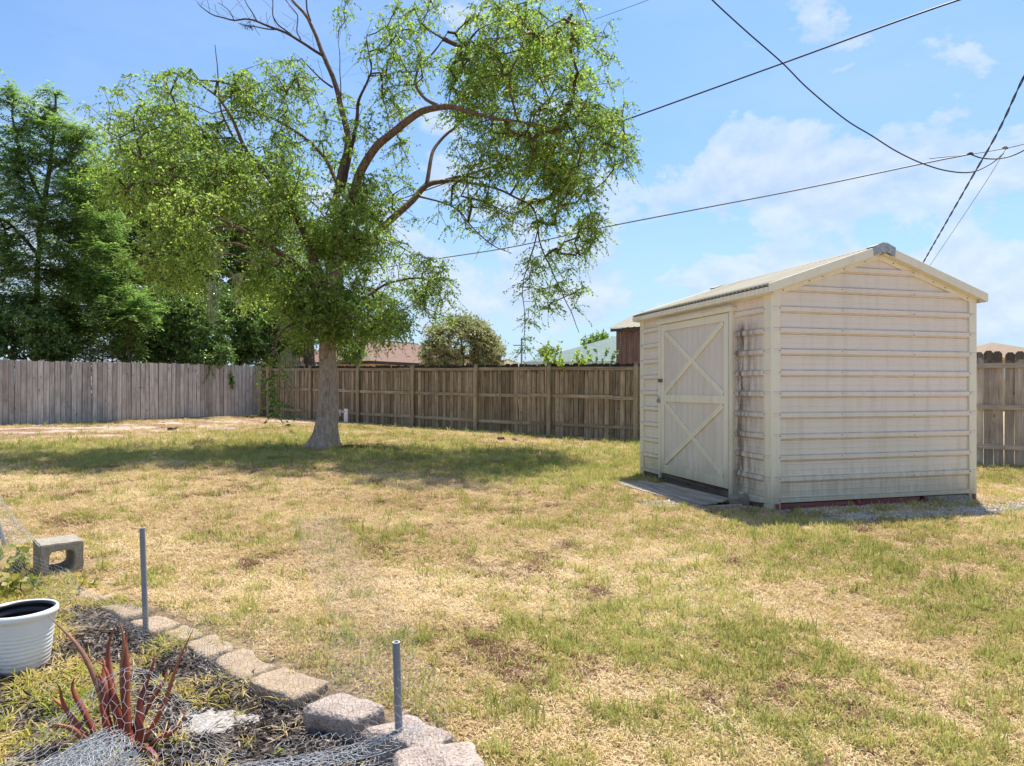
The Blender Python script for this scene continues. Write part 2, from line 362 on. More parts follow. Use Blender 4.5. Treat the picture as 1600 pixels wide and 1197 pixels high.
L_COMP = leafmat('feathery_leaflets', [(.10, .17, .06), (.14, .23, .075), (.19, .29, .095), (.27, .37, .13)], .48)
L_MAG = leafmat('grey_green_leaves', [(.16, .18, .08), (.25, .26, .12), (.36, .35, .20), (.55, .48, .38)], .3, .45)
L_WEED = leafmat('bright_weed_leaves', [(.20, .30, .04), (.32, .42, .06), (.42, .46, .08)], .5)
L_BEDW = leafmat('bed_weed_leaves', [(.14, .22, .04), (.28, .30, .06), (.42, .36, .10), (.5, .38, .16)], .4)
L_DEAD = leafmat('dead_fronds', [(.24, .17, .11), (.38, .30, .22), (.5, .42, .34)], .2, .8)
L_MOSS = leafmat('spanish_moss', [(.26, .27, .20), (.38, .39, .30), (.48, .48, .38)], .3, .9)
def bark_fn(a, b_, c, patch):
    def fn(t, b, o):
        P = objc(t); n = t.noise(t.mapping(P, (1, 1, .45)), 16, 6, .7); n2 = t.noise(P, 4, 4, .6); f = t.noise(P, 70, 3, .7)
        col = t.mix(t.ramp(n, [(.35, 0.0), (.65, 1.0)]), a, b_); col = t.mix(t.ramp(n2, [(.5, 0.0), (.72, .55)]), col, c)
        col = t.mix(t.math('MULTIPLY', t.ramp(f, [(.56, 0.0), (.62, 1.0)]), patch), col, tuple(min(1, q * 1.5) for q in b_))
        v_ = t.noise(t.mapping(P, (7, 7, .8)), 1.5, 5, .7, dist=1.0); col = t.mix(t.ramp(v_, [(.56, 0.0), (.66, .55)]), col, tuple(q * .45 for q in a)); bumpn(t, b, t.math('ADD', t.math('ADD', n, v_), t.math('MULTIPLY', f, .5)), 1.0, .03); return col
    return fn
M_BARK = mat('elm_bark', bark_fn((.31, .215, .16), (.62, .48, .38), (.50, .33, .24), .4), .9, .1)
M_LIMB = mat('elm_limb_bark', bark_fn((.12, .075, .055), (.26, .17, .12), (.20, .11, .075), .15), .9, .1)
M_BARE = mat('dead_limb_bark', bark_fn((.06, .04, .035), (.14, .10, .085), (.16, .09, .07), .1), .9, .1)
M_TWIG = mat('twig_bark', lambda t, b, o: (.11, .075, .05), .9, .1)
M_DBARK = mat('dark_bark', bark_fn((.05, .04, .03), (.14, .11, .09), (.1, .07, .05), .1), .9, .1)

def ground_fn(t, b, o):
    P = t.new('ShaderNodeTexCoord').outputs['Object']
    A = lambda n: t.new('ShaderNodeAttribute', attribute_name=n).outputs['Fac']
    g, ba, bed = A('green'), A('bare'), A('bed')
    f = t.noise(P, 32, 7, .72); m = t.noise(P, 4.5, 5, .6); f2 = t.noise(P, 110, 3, .7)
    straw = t.mix(t.ramp(f, [(.38, 0.0), (.66, 1.0)]), (.32, .21, .11), (.60, .45, .26))
    straw = t.mix(t.ramp(m, [(.50, 0.0), (.75, .5)]), straw, (.30, .17, .10))
    grn = t.mix(t.ramp(f, [(.4, 0.0), (.62, 1.0)]), (.11, .15, .035), (.30, .33, .10))
    gf = t.math('ADD', g, t.math('MULTIPLY', t.math('SUBTRACT', t.noise(P, 7, 4, .7), .5), 1.3), clamp=True)
    col = t.mix(t.ramp(gf, [(.35, 0.0), (.75, .75)]), straw, grn)
    sand = t.mix(t.ramp(f, [(.4, 0.0), (.62, 1.0)]), (.42, .30, .21), (.74, .64, .54))
    red = t.mix(t.ramp(f2, [(.45, 0.0), (.6, 1.0)]), (.26, .13, .075), (.42, .28, .18))
    sand = t.mix(t.ramp(t.noise(P, .9, 3), [(.46, 0.0), (.54, .95)]), sand, red)
    col = t.mix(t.ramp(t.math('ADD', ba, t.math('MULTIPLY', t.math('SUBTRACT', m, .5), .5)), [(.2, 0.0), (.55, 1.0)]), col, sand)
    soil = t.mix(t.ramp(f, [(.4, 0.0), (.6, 1.0)]), (.035, .028, .022), (.16, .12, .09))
    col = t.mix(bed, col, soil)
    bumpn(t, b, t.math('ADD', f, f2), .9, .03)
    return col
M_GROUND = mat('dry_lawn_ground', ground_fn, .95, .1)

# ------------------------------------------------------------------ ground
def axis_pts(fine0, fine1, step, far):
    a = list(np.arange(fine0, fine1 + 1e-6, step)); lo, hi = [], []
    s = step; p = fine1
    while p < far: s *= 1.35; p += s; hi.append(min(p, far))
    s = step; p = fine0
    while p > -far: s *= 1.35; p -= s; lo.append(max(p, -far))
    return np.array(lo[::-1] + a + hi)
gx = axis_pts(-17, 11, .11, 900); gy = axis_pts(0.6, 27, .11, 900)
GX, GY = np.meshgrid(gx, gy); GZ = gz(GX, GY)
nx, ny = len(gx), len(gy); idx = np.arange(nx * ny).reshape(ny, nx)
Q = np.stack([idx[:-1, :-1], idx[:-1, 1:], idx[1:, 1:], idx[1:, :-1]], -1).reshape(-1, 4)
bedm = np.clip(in_bed(GX, GY) / .06 + .5, 0, 1) * (1 - .75 * np.clip(fbm(GX, GY, 2.2, 4, 3) * 2.4 - .9 + np.clip((-GX - 2.0) * .7, -1, .9), 0, 1))
ground = mesh_obj('ground', np.stack([GX, GY, GZ], -1).reshape(-1, 3), Q, M_GROUND, smooth=True, kind='structure',
    attrs={'green': m_green(GX, GY), 'bare': m_bare(GX, GY), 'bed': bedm})

# ------------------------------------------------------------------ instanced scatter (grass, chips, gravel)
def scatter(name, protos, P, rot, scl, kind, tint, mats=None):
    """one stuff object: points carrying attributes, geometry nodes put a small clump on each"""
    pc = bpy.data.collections.new(name + '_kinds')
    for i, (V, Fc, m) in enumerate(protos):
        me = bpy.data.meshes.new('%s_kind_%02d' % (name, i)); me.from_pydata([tuple(map(float, v)) for v in V], [], [tuple(int(q) for q in f) for f in Fc]); me.materials.append(m)
        o = bpy.data.objects.new('%s_kind_%02d' % (name, i), me); pc.objects.link(o)
    me = bpy.data.meshes.new(name); me.vertices.add(len(P)); me.vertices.foreach_set('co', np.asarray(P, np.float32).ravel())
    a = me.attributes.new('rot', 'FLOAT_VECTOR', 'POINT'); a.data.foreach_set('vector', np.asarray(rot, np.float32).ravel())
    a = me.attributes.new('scl', 'FLOAT', 'POINT'); a.data.foreach_set('value', np.asarray(scl, np.float32))
    a = me.attributes.new('which', 'INT', 'POINT'); a.data.foreach_set('value', np.asarray(kind, np.int32))
    a = me.attributes.new('tint', 'FLOAT', 'POINT'); a.data.foreach_set('value', np.asarray(tint, np.float32))
    o = bpy.data.objects.new(name, me); COL.objects.link(o); o['kind'] = 'stuff'
    ng = bpy.data.node_groups.new(name + '_nodes', 'GeometryNodeTree')
    ng.interface.new_socket('Geometry', in_out='INPUT', socket_type='NodeSocketGeometry'); ng.interface.new_socket('Geometry', in_out='OUTPUT', socket_type='NodeSocketGeometry')
    N = ng.nodes; gi = N.new('NodeGroupInput'); go = N.new('NodeGroupOutput')
    ip = N.new('GeometryNodeInstanceOnPoints'); ci = N.new('GeometryNodeCollectionInfo'); ci.inputs[0].default_value = pc
    ci.inputs['Separate Children'].default_value = True; ci.inputs['Reset Children'].default_value = True
    def na(n, typ):
        q = N.new('GeometryNodeInputNamedAttribute'); q.data_type = typ; q.inputs[0].default_value = n; return q.outputs[0]
    L = ng.links; L.new(gi.outputs[0], ip.inputs['Points']); L.new(ci.outputs[0], ip.inputs['Instance']); ip.inputs['Pick Instance'].default_value = True
    L.new(na('which', 'INT'), ip.inputs['Instance Index']); L.new(na('rot', 'FLOAT_VECTOR'), ip.inputs['Rotation']); L.new(na('scl', 'FLOAT'), ip.inputs['Scale'])
    L.new(ip.outputs[0], go.inputs[0])
    md = o.modifiers.new('scatter', 'NODES'); md.node_group = ng
    return o

def blades(n, L, W, spread, lean, seed, seg=2, flop=0.0):
    r = np.random.default_rng(seed); V = []; Fc = []
    for i in range(n):
        a = r.random() * 6.283; rad = spread * math.sqrt(r.random()); bx, by = rad * math.cos(a), rad * math.sin(a)
        d = r.random() * 6.283; l = L * (.55 + .75 * r.random()); ln = lean * (.3 + r.random()); w = W * (.7 + .6 * r.random())
        sx, sy = -math.sin(d) * w / 2, math.cos(d) * w / 2; b0 = len(V); px, py, pz = bx, by, -.006
        ang = ln * .5
        V += [(px - sx, py - sy, pz), (px + sx, py + sy, pz)]
        for k in range(seg):
            st = l / seg; px += math.cos(d) * math.sin(ang) * st; py += math.sin(d) * math.sin(ang) * st; pz += math.cos(ang) * st
            pz = max(pz, .002 + .004 * r.random()); ang = min(ang + ln * .8 + flop, 1.75)
            q = 1 - (k + 1) / seg
            if k < seg - 1: V += [(px - sx * .8, py - sy * .8, pz), (px + sx * .8, py + sy * .8, pz)]
            else: V += [(px, py, pz)]
        for k in range(seg - 1): Fc.append((b0 + 2*k, b0 + 2*k + 1, b0 + 2*k + 3, b0 + 2*k + 2))
        k = seg - 1; Fc.append((b0 + 2*k, b0 + 2*k + 1, b0 + 2*k + 2))
    return V, Fc
def grassmat(name, stops, trans=.35):
    m = bpy.data.materials.new(name); m.use_nodes = True; t = NT(m.node_tree); t.n.clear()
    ti = t.new('ShaderNodeAttribute', attribute_name='tint', attribute_type='INSTANCER').outputs['Fac']
    r = t.new('ShaderNodeNewGeometry').outputs['Random Per Island']
    f = t.math('ADD', t.math('MULTIPLY', ti, .55), t.math('MULTIPLY', r, .45))
    col = t.ramp(f, stops)
    b = t.new('ShaderNodeBsdfDiffuse'); t.link(col, b.inputs[0]); tr = t.new('ShaderNodeBsdfTranslucent'); t.link(col, tr.inputs[0])
    mx = t.new('ShaderNodeMixShader'); mx.inputs[0].default_value = trans; t.link(b.outputs[0], mx.inputs[1]); t.link(tr.outputs[0], mx.inputs[2])
    o = t.new('ShaderNodeOutputMaterial'); t.link(mx.outputs[0], o.inputs[0]); return m
G_DRY = grassmat('dry_grass', [(0.0, (.30, .18, .10)), (.3, (.60, .435, .235)), (.6, (.78, .62, .37)), (1.0, (.87, .75, .53))])
G_MIX = grassmat('yellow_green_grass', [(0.0, (.36, .32, .09)), (.4, (.56, .46, .17)), (.7, (.70, .56, .27)), (1.0, (.80, .67, .38))])
G_GRN = grassmat('green_grass', [(0.0, (.21, .24, .05)), (.4, (.37, .385, .10)), (.75, (.52, .51, .16)), (1.0, (.66, .60, .24))], .45)
G_BRN = grassmat('dead_brown_grass', [(0.0, (.11, .06, .035)), (.5, (.27, .155, .095)), (1.0, (.48, .32, .20))])

protos = []
for s in range(3): protos.append((*blades(26, .042, .0036, .05, 1.1, s, 3, .3), G_DRY))          # 0-2 dry thatch
for s in range(3): protos.append((*blades(22, .048, .0036, .045, .75, 20 + s, 3, .1), G_MIX))     # 3-5
for s in range(3): protos.append((*blades(18, .062, .0042, .04, .5, 40 + s, 3), G_GRN))           # 6-8
for s in range(2): protos.append((*blades(24, .04, .0034, .045, 1.2, 60 + s, 3, .3), G_BRN))      # 9-10
for s in range(2): protos.append((*blades(8, .10, .0048, .03, .35, 80 + s, 3), G_GRN))            # 11-12 tall blades
def lawn_points():
    Ps = []
    for (y0, y1, dens, sc) in ((1.7, 4.2, 1150, 1.0), (4.2, 7.5, 620, 1.2), (7.5, 12.5, 290, 1.45), (12.5, 26, 105, 1.9)):
        x0 = -.80 * y1 - 1.2; x1 = .80 * y1 + 1.2; n = int((x1 - x0) * (y1 - y0) * dens)
        x = rng.uniform(x0, x1, n); y = rng.uniform(y0, y1, n)
        k = (np.abs(x) < .80 * y + 1.0); x, y = x[k], y[k]
        Ps.append(np.stack([x, y, np.full(len(x), sc)], 1))
    return np.concatenate(Ps)
LP = lawn_points(); x, y, sc = LP.T
u, v = shed_uv(x, y); out = ~((u > -.02) & (u < SW + .02) & (v > -.02) & (v < SL + .02))
ba = m_bare(x, y); gr = m_green(x, y)
# pad and paver footprint
out &= ~((u < 0) & (u > -.78) & (v > .25) & (v < 2.25))
fence_n = (x - 2.943) * -.597 + (y - 16.1) * -.802      # >0 on our side of the back fence
left_n = (x + 9.33) * .802 + (y - 25.2) * -.597
out &= (fence_n > .05) & (left_n > .05) & (in_bed(x, y) < -.16)
keep = out & (rng.random(len(x)) > ba * .93)
x, y, sc, ba, gr = x[keep], y[keep], sc[keep], ba[keep], gr[keep]
n = len(x); r1 = rng.random(n); hf = fbm(x, y, 6, 3, 31)
gp = np.clip(gr + (hf - .5) * 1.9, 0, 1)
brn = np.clip((fbm(x, y, 2.6, 4, 55) - .585) * 9, 0, .8)
kind = np.where(r1 < gp * .34, 6 + rng.integers(0, 3, n), np.where(r1 < gp * .34 + .08 + gp * .5, 3 + rng.integers(0, 3, n), rng.integers(0, 3, n)))
kind = np.where((kind < 3) & (rng.random(n) < brn), 9 + rng.integers(0, 2, n), kind)
kind = np.where((kind >= 6) & (kind < 9) & (rng.random(n) < .10), 11 + rng.integers(0, 2, n), kind)
tint = np.clip(fbm(x, y, .9, 4, 77) * 1.2 - .15 + rng.normal(0, .2, n), 0, 1)
rot = np.stack([rng.normal(0, .12, n), rng.normal(0, .12, n), rng.uniform(0, 6.283, n)], 1)
scatter('lawn_grass', protos, np.stack([x, y, gz(x, y)], 1), rot, sc * rng.uniform(.7, 1.15, n), kind, tint)
# ------------------------------------------------------------------ fences
def picket_mesh(name, h, wdt, m, ear=.03, th=.016, z0=0.0):
    c = ear
    poly = [(-wdt/2, z0), (wdt/2, z0), (wdt/2, h - c), (wdt/2 - c * .8, h), (-wdt/2 + c * .8, h), (-wdt/2, h - c)]
    mb = MB().prism(poly, -th/2, th/2); me = bpy.data.meshes.new(name); me.from_pydata(mb.v, [], mb.f); me.materials.append(m); return me
def rail_mb(L, hgt, dep, m, name):
    mb = MB().box((0, -dep/2, -hgt/2), (L, dep/2, hgt/2)); me = bpy.data.meshes.new(name); me.from_pydata(mb.v, [], mb.f); me.materials.append(m); return me
def put(me, name, parent, loc, rot=(0, 0, 0)):
    o = bpy.data.objects.new(name, me); COL.objects.link(o); o.parent = parent; o.location = [float(c) for c in loc]; o.rotation_euler = rot; return o

# back fence: local x runs from the shed towards the far corner, local -y... +y points into our yard
BF0 = np.array((2.943, 16.1)); BD = np.array((-.8021, .5972)); BN = np.array((-.5972, -.8021)); SP = 2.445
def back_fence(k0, k1, pitch, wdt, h_off, m, mr, mp, label, posts, name='wooden_fence', gap_front=0.0, ear=.03, top=1.84, rails=(.30, 1.02, 1.72), dz=0.0):
    o3 = BF0 + BD * k0 * SP; L = (k1 - k0) * SP; ang = math.atan2(BD[1], BD[0])
    t = thing(name, label, 'fence', (o3[0], o3[1], 0), ang)
    me = [picket_mesh('picket', top + d, wdt + (.007 if rails[0] == .30 else 0), m, ear) for d in (0, .012, -.012, .022)]
    n = int(L / pitch)
    for i in range(n):
        s = (i + .5) * pitch; wx, wy = o3 + BD * s; z = float(gz(wx, wy))
        j = rng.normal(0, .004)
        put(me[int(rng.integers(0, 4))], 'picket', t, (s, -.030 + .006 * (i % 2) + rng.normal(0, .001), z - .005 + dz + rng.normal(0, .006)), (rng.normal(0, .006), rng.normal(0, .008), math.pi * (i % 2) + rng.normal(0, .012)))
    seg = int(round(k1 - k0)) + 1
    for q in range(seg):
        s0 = q * SP; s1 = min((q + 1) * SP, L)
        if s1 - s0 < .2: continue
        a = o3 + BD * s0; b = o3 + BD * s1; za, zb = float(gz(*a)), float(gz(*b))
        for hz in rails:
            rm = rail_mb(s1 - s0 - .005, .085, .038, mr, 'rail'); o = put(rm, 'rail', t, (s0, .001 + .001 * q, za + hz + dz + rng.normal(0, .008)), (0, -math.atan2(zb - za, s1 - s0) + rng.normal(0, .002), 0))
    pm = MB().tube([(0, 0, -.2), (0, 0, .9), (0, 0, top + .03)], (.058, .057, .055), 9); me_p = bpy.data.meshes.new('post'); me_p.from_pydata(pm.v, [], pm.f); me_p.materials.append(mp)
    for q in posts:
        s = (q - k0) * SP; wx, wy = o3 + BD * s
        put(me_p, 'post', t, (s, .072, float(gz(wx, wy)) + rng.normal(0, .01)), (rng.normal(0, .008), rng.normal(0, .008), rng.random() * 6))
    return t
back_fence(-.75, 6.27, .1435, .143, 0, M_WBROWN, M_WBROWN_RAIL, M_WPOST, 'dark brown weathered picket fence with rails and round posts behind the tree', [0, 1, 2, 3, 4, 5, 6, 6.22])
back_fence(-6.6, -.76, .147, .141, 0, M_WLIGHT, M_WLIGHT_RAIL, M_WPOST, 'pale grey dog-eared picket fence at the far right beside the shed', [-6.5, -5.3, -4.3], ear=.045, top=1.99, rails=(.31, 1.02, 1.74))
# left fence: boards on our side
LF0 = np.array((-9.33, 25.2)); LD = np.array((-.5972, -.8021))
t = thing('wooden_fence', 'grey flat-board privacy fence along the left side under the trees', 'fence', (LF0[0], LF0[1], 0), math.atan2(LD[1], LD[0]))
me = [picket_mesh('picket', 1.80 + d, .1495, M_WGREY, .022) for d in (0, .01, -.012)]
for i in range(int(11.5 / .1415)):
    s = .08 + i * .1415; wx, wy = LF0 + LD * s
    put(me[i * 7 % 3], 'picket', t, (s, .030 + .006 * (i % 2) + rng.normal(0, .001), float(gz(wx, wy)) + .03 + .02 * math.sin(s * .7) + rng.normal(0, .005)), (rng.normal(0, .006), rng.normal(0, .006), math.pi * (i % 2) + rng.normal(0, .01)))
for q in range(5):
    s0 = q * 2.4; a = LF0 + LD * s0; za = float(gz(*a)); b = LF0 + LD * (s0 + 2.4); zb = float(gz(*b))
    for hz in (.3, 1.0, 1.62): put(rail_mb(2.395, .085, .038, M_WBROWN_RAIL, 'rail'), 'rail', t, (s0, 0, za + hz), (0, -math.atan2(zb - za, 2.4), 0))

# ------------------------------------------------------------------ metal shed
shed = thing('metal_shed', 'cream ribbed metal garden shed with cross-braced door and gable roof', 'shed', (SHED0[0], SHED0[1], 0), math.atan2(SA[1], SA[0]))
ZB = .068; ZE = 2.37; ZP = 2.80; SLOPE = (ZP - ZE) / (SW / 2)
def profile(z0, z1, first):
    """heights and outward offsets of the ribbed sheet, ribs every 9 inches"""
    pts = [(z0, 0.0)]; z = first - .2286 * 2
    while z < z1 + .3:
        for dz, o in ((-.038, 0), (-.027, .024), (.020, .024), (.038, 0), (.085, 0), (.089, .004), (.097, .004), (.101, 0), (.145, 0), (.149, .004), (.157, .004), (.161, 0)):
            if z0 < z + dz < z1: pts.append((z + dz, o))
        z += .2286
    pts.append((z1, 0.0)); return pts
RIB0 = ZB + .035
# gable wall (front, local y = 0, outward -y), clipped by the roof slope
def gable(y, sgn):
    pr = profile(ZB, ZP - .005, RIB0); V = []; Fc = []
    for z, o in pr:
        if z <= ZE: a, b = 0.0, SW
        else: k = (z - ZE) / SLOPE; a, b = k, SW - k
        m_ = 8
        for i in range(m_ + 1): 
            xx = a + (b - a) * i / m_; V.append((xx, y - sgn * (o + .0015 * math.sin(xx * 5 + z * 7)), z))
    m_ = 9
    for j in range(len(pr) - 1):
        for i in range(8): 
            f = (j*m_ + i, j*m_ + i + 1, (j+1)*m_ + i + 1, (j+1)*m_ + i); Fc.append(f if sgn > 0 else f[::-1])
    return V, Fc
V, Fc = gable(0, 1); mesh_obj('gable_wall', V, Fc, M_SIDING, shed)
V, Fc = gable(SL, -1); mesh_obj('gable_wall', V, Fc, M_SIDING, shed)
DS0, DS1, DZ0, DZ1 = .735, 2.42, .12, 2.19
def sidewall(x, sgn, y0, y1, z0, z1, name='side_wall', warp=0):
    pr = profile(z0, z1, RIB0); V = []; m_ = 7
    for z, o in pr:
        for i in range(m_):
            yy = y0 + (y1 - y0) * i / (m_ - 1); wv = warp * math.exp(-((z - ZB) / .12) ** 2) * math.sin(math.pi * i / (m_ - 1)) 
            V.append((x - sgn * (o + .0015 * math.sin(yy * 6 + z * 5) + wv * .02), yy, z - wv * .03))
    Fc = []
    for j in range(len(pr) - 1):
        for i in range(m_ - 1):
            f = (j*m_ + i, (j+1)*m_ + i, (j+1)*m_ + i + 1, j*m_ + i + 1); Fc.append(f if sgn > 0 else f[::-1])
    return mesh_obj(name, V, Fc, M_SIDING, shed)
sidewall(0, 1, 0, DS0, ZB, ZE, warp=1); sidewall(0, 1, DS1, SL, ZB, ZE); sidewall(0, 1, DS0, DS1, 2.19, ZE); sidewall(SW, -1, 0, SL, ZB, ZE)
# corner trims: L-shaped, 2 cm proud
def ltrim(cx, cy, sx, sy, z0, z1, wd=.092):
    mb = MB(); o = .023; ax0, ax1 = sorted((cx - sx * o, cx + sx * wd)); mb.box((ax0, min(cy - sy * o, cy - sy * .001), z0), (ax1, max(cy - sy * o, cy - sy * .001), z1))
    ay0, ay1 = sorted((cy - sy * .001, cy + sy * (wd + .02))); bx0, bx1 = sorted((cx - sx * o, cx - sx * .001)); mb.box((bx0, ay0, z0), (bx1, ay1, z1))
    return mb.build('corner_trim', M_TRIM, shed, bevel=.004)
ltrim(0, 0, 1, 1, .0, ZE + .01); ltrim(SW, 0, -1, 1, .0, ZE + .01, .085); ltrim(0, SL, 1, -1, .0, ZE + .01, .07); ltrim(SW, SL, -1, -1, .0, ZE + .01)
# roof: corrugated sheets, one per slope; waves run down the slope
OVE, OVR = .10, .085; RZ0 = ZE + .055; SLR = .335
def roof_panel(side):
    V = []; pitch = .078; n = int((SL + 2 * OVR) / pitch * 8); m_ = 5
    for i in range(n + 1):
        yy = -OVR + (SL + 2 * OVR) * i / n; wv = .014 * math.cos(2 * math.pi * (yy + OVR) / pitch)
        for j in range(m_ + 1):
            d = -OVE + (SW / 2 + OVE) * j / m_; z = RZ0 + SLR * d + wv; V.append((d if side == 0 else SW - d, yy, z))
    m1 = m_ + 1; Fc = []
    for i in range(n):
        for j in range(m_):
            f = (i*m1 + j, i*m1 + j + 1, (i+1)*m1 + j + 1, (i+1)*m1 + j); Fc.append(f[::-1] if side == 0 else f)
    o = mesh_obj('roof_panel', V, Fc, M_ROOFM, shed, smooth=True); md = o.modifiers.new('sheet', 'SOLIDIFY'); md.thickness = .003; return o
roof_panel(0); roof_panel(1)
# rake trims: outer fascia, soffit return and inner trim against the wall
RA = math.atan(SLR)
for yy, sg in ((-OVR, -1), (SL + OVR, 1)):
    for side in (0, 1):
        X = lambda d: d if side == 0 else SW - d
        a, b = -OVE - .005, SW / 2 - .11
        top = lambda d: RZ0 + SLR * d + .018
        mb = MB()
        y0, y1 = sorted((yy - sg * .002, yy + sg * .014))
        poly = [(X(a), top(a) - .098), (X(b), top(b) - .098), (X(b), top(b)), (X(a), top(a))]
        if side: poly = poly[::-1]
        mb.prism(poly, y0, y1); mb.build('rake_trim', M_TRIM, shed, bevel=.003)
        mb = MB(); a2, b2 = .0, SW / 2 - .02; y0, y1 = sorted((yy - sg * .004, (0 if sg < 0 else SL) + sg * .002))
        poly = [(X(a2), top(a2) - .100), (X(b2), top(b2) - .100), (X(b2), top(b2) - .085), (X(a2), top(a2) - .085)]
        if side: poly = poly[::-1]
        mb.prism(poly, y0, y1); mb.build('soffit_trim', M_TRIM, shed)
        yw = 0 if sg < 0 else SL; y0, y1 = sorted((yw + sg * .024, yw + sg * .001)); mb = MB()
        poly = [(X(.0), top(0) - .158), (X(SW/2), top(SW/2) - .158), (X(SW/2), top(SW/2) - .101), (X(.0), top(0) - .101)]
        if side: poly = poly[::-1]
        mb.prism(poly, y0, y1); mb.build('inner_trim', M_TRIM, shed, bevel=.002)
# fluted eave fascia below the corrugated edge
for side in (0, 1):
    V = []; Fc = []; n = 170; x_ = lambda d: d if side == 0 else SW - d
    for i in range(n + 1):
        yy = -OVR + (SL + 2 * OVR) * i / n; wv = .004 * (1 if i % 4 < 2 else -1)
        ez = RZ0 - SLR * OVE
        for d, z in ((-OVE - .010 + wv, ez - .020), (-OVE - .010 + wv, ez - .078), (-.012, ez - .092)): V.append((x_(d), yy, z))
    for i in range(n):
        for j in range(2):
            f = (i*3 + j, i*3 + j + 1, (i+1)*3 + j + 1, (i+1)*3 + j); Fc.append(f if side == 0 else f[::-1])
    o = mesh_obj('eave_fascia', V, Fc, M_TRIM, shed); md = o.modifiers.new('sheet', 'SOLIDIFY'); md.thickness = .003
# ridge: cream cap along the roof, grey galvanised end piece over the rake
mb = MB(); rz = RZ0 + SLR * SW / 2
poly = [(SW/2 - .14, rz - .14 * SLR + .012), (SW/2, rz + .016), (SW/2 + .14, rz - .14 * SLR + .012), (SW/2 + .14, rz - .14 * SLR + .018), (SW/2, rz + .023), (SW/2 - .14, rz - .14 * SLR + .018)]
mb.prism(poly, -OVR - .01, SL + OVR + .01); mb.build('ridge_cap', M_ROOFM, shed)
for yy, sg in ((-OVR, -1), (SL + OVR, 1)):
    w_ = .155; zt = rz + .034
    poly = [(SW/2 - w_, zt - w_*SLR), (SW/2 - w_ + .015, zt - w_*SLR - .105), (SW/2 - .05, zt - .115), (SW/2 + .05, zt - .115), (SW/2 + w_ - .015, zt - w_*SLR - .105), (SW/2 + w_, zt - w_*SLR), (SW/2 + .03, zt), (SW/2 - .03, zt)]
    y0, y1 = sorted((yy + sg * .015, yy + sg * .021)); m1 = MB().prism(poly, y0, y1)
    poly = [(SW/2 - w_, zt - w_*SLR), (SW/2, zt + .001), (SW/2 + w_, zt - w_*SLR), (SW/2 + w_, zt - w_*SLR - .006), (SW/2, zt - .006), (SW/2 - w_, zt - w_*SLR - .006)]
    y0, y1 = sorted((yy + sg * .014, yy - sg * .10)); m1.prism(poly, y0, y1); m1.build('ridge_end_cap', M_GALV, shed, bevel=.003)
# door: grooved panel, rails, stiles, two X braces
door = mesh_obj('door', [], [], None, shed); door.data.clear_geometry()
mb = MB(); dx0 = -.030
n = 12; wd = (DS1 - DS0 - .06) / n
for i in range(n):
    a = DS0 + .03 + i * wd; mb.box((dx0, a + .0025, DZ0 + .02), (dx0 + .012, a + wd - .0025, DZ1 - .02))
mb.box((dx0 + .006, DS0 + .03, DZ0 + .02), (dx0 + .02, DS1 - .03, DZ1 - .02))
door.data.from_pydata(mb.v, [], mb.f); door.data.materials.append(M_DOOR)
xf, xb = dx0 - .020, dx0 - .001
def slab(y0, y1, z0, z1, name, m=M_TRIM): return MB().box((xf, y0, z0), (xb, y1, z1)).build(name, m, door, bevel=.004)
slab(DS0 + .005, DS0 + .10, DZ0, DZ1, 'stile'); slab(DS1 - .10, DS1 - .005, DZ0, DZ1, 'stile')
slab(DS0 + .101, DS1 - .101, DZ1 - .095, DZ1, 'cross_rail'); slab(DS0 + .101, DS1 - .101, DZ0, DZ0 + .12, 'cross_rail'); slab(DS0 + .101, DS1 - .101, 1.115, 1.215, 'cross_rail')
def brace(ya, za, yb, zb, off):
    L = math.hypot(yb - ya, zb - za); dy, dz = (yb - ya) / L, (zb - za) / L; py_, pz_ = -dz * .032, dy * .032
    V = [(X_, ya + s1 * py_, za + s1 * pz_) for X_ in (xf + off, xb) for s1 in (-1, 1)] + [(X_, yb + s1 * py_, zb + s1 * pz_) for X_ in (xf + off, xb) for s1 in (-1, 1)]
    mb = MB().add(V, [(0, 1, 5, 4), (2, 6, 7, 3), (0, 4, 6, 2), (1, 3, 7, 5), (0, 2, 3, 1), (4, 5, 7, 6)]); mb.build('brace', M_TRIM, door)
ya, yb = DS0 + .12, DS1 - .12
brace(ya, 1.235, yb, 2.08, .003); brace(ya, 2.08, yb, 1.235, 0.0); brace(ya, .26, yb, 1.10, .003); brace(ya, 1.10, yb, .26, 0.0)
# door track frame: jambs, header with crimped lip
MB().box((-.052, DS0 - .075, .02), (-.001, DS0 - .004, 2.235)).build('door_jamb', M_TRIM, shed, bevel=.004)
MB().box((-.050, DS0 - .003, .05), (-.034, DS0 + .004, 2.19)).build('door_hinge_strip', M_GALV, shed)
MB().box((-.052, DS1 + .004, .04), (-.001, DS1 + .060, 2.235)).build('door_jamb', M_TRIM, shed, bevel=.004)
MB().box((-.075, DS0 - .10, 2.195), (-.001, DS1 + .075, 2.245)).build('door_header', M_TRIM, shed, bevel=.004)
mb = MB()
for i in range(60):
    a = DS0 - .10 + i * (DS1 - DS0 + .17) / 60; mb.box((-.084, a, 2.240), (-.076, a + .016, 2.258 + .004 * (i % 3)))
mb.build('header_crimp', M_TRIM, shed, kind='stuff')
# hasp and padlock
MB().box((-.066, DS1 - .07, 1.385), (-.0505, DS1 + .05, 1.435)).build('latch', M_RUST, shed, bevel=.003)
mb = MB().box((-.085, DS1 + .0, 1.10), (-.055, DS1 + .045, 1.15)); mb.tube([(-.07, DS1 + .008, 1.15), (-.07, DS1 + .008, 1.18), (-.07, DS1 + .022, 1.192), (-.07, DS1 + .036, 1.18), (-.07, DS1 + .036, 1.15)], .005, 6)
mb.build('padlock', M_GALV, shed, bevel=.002)
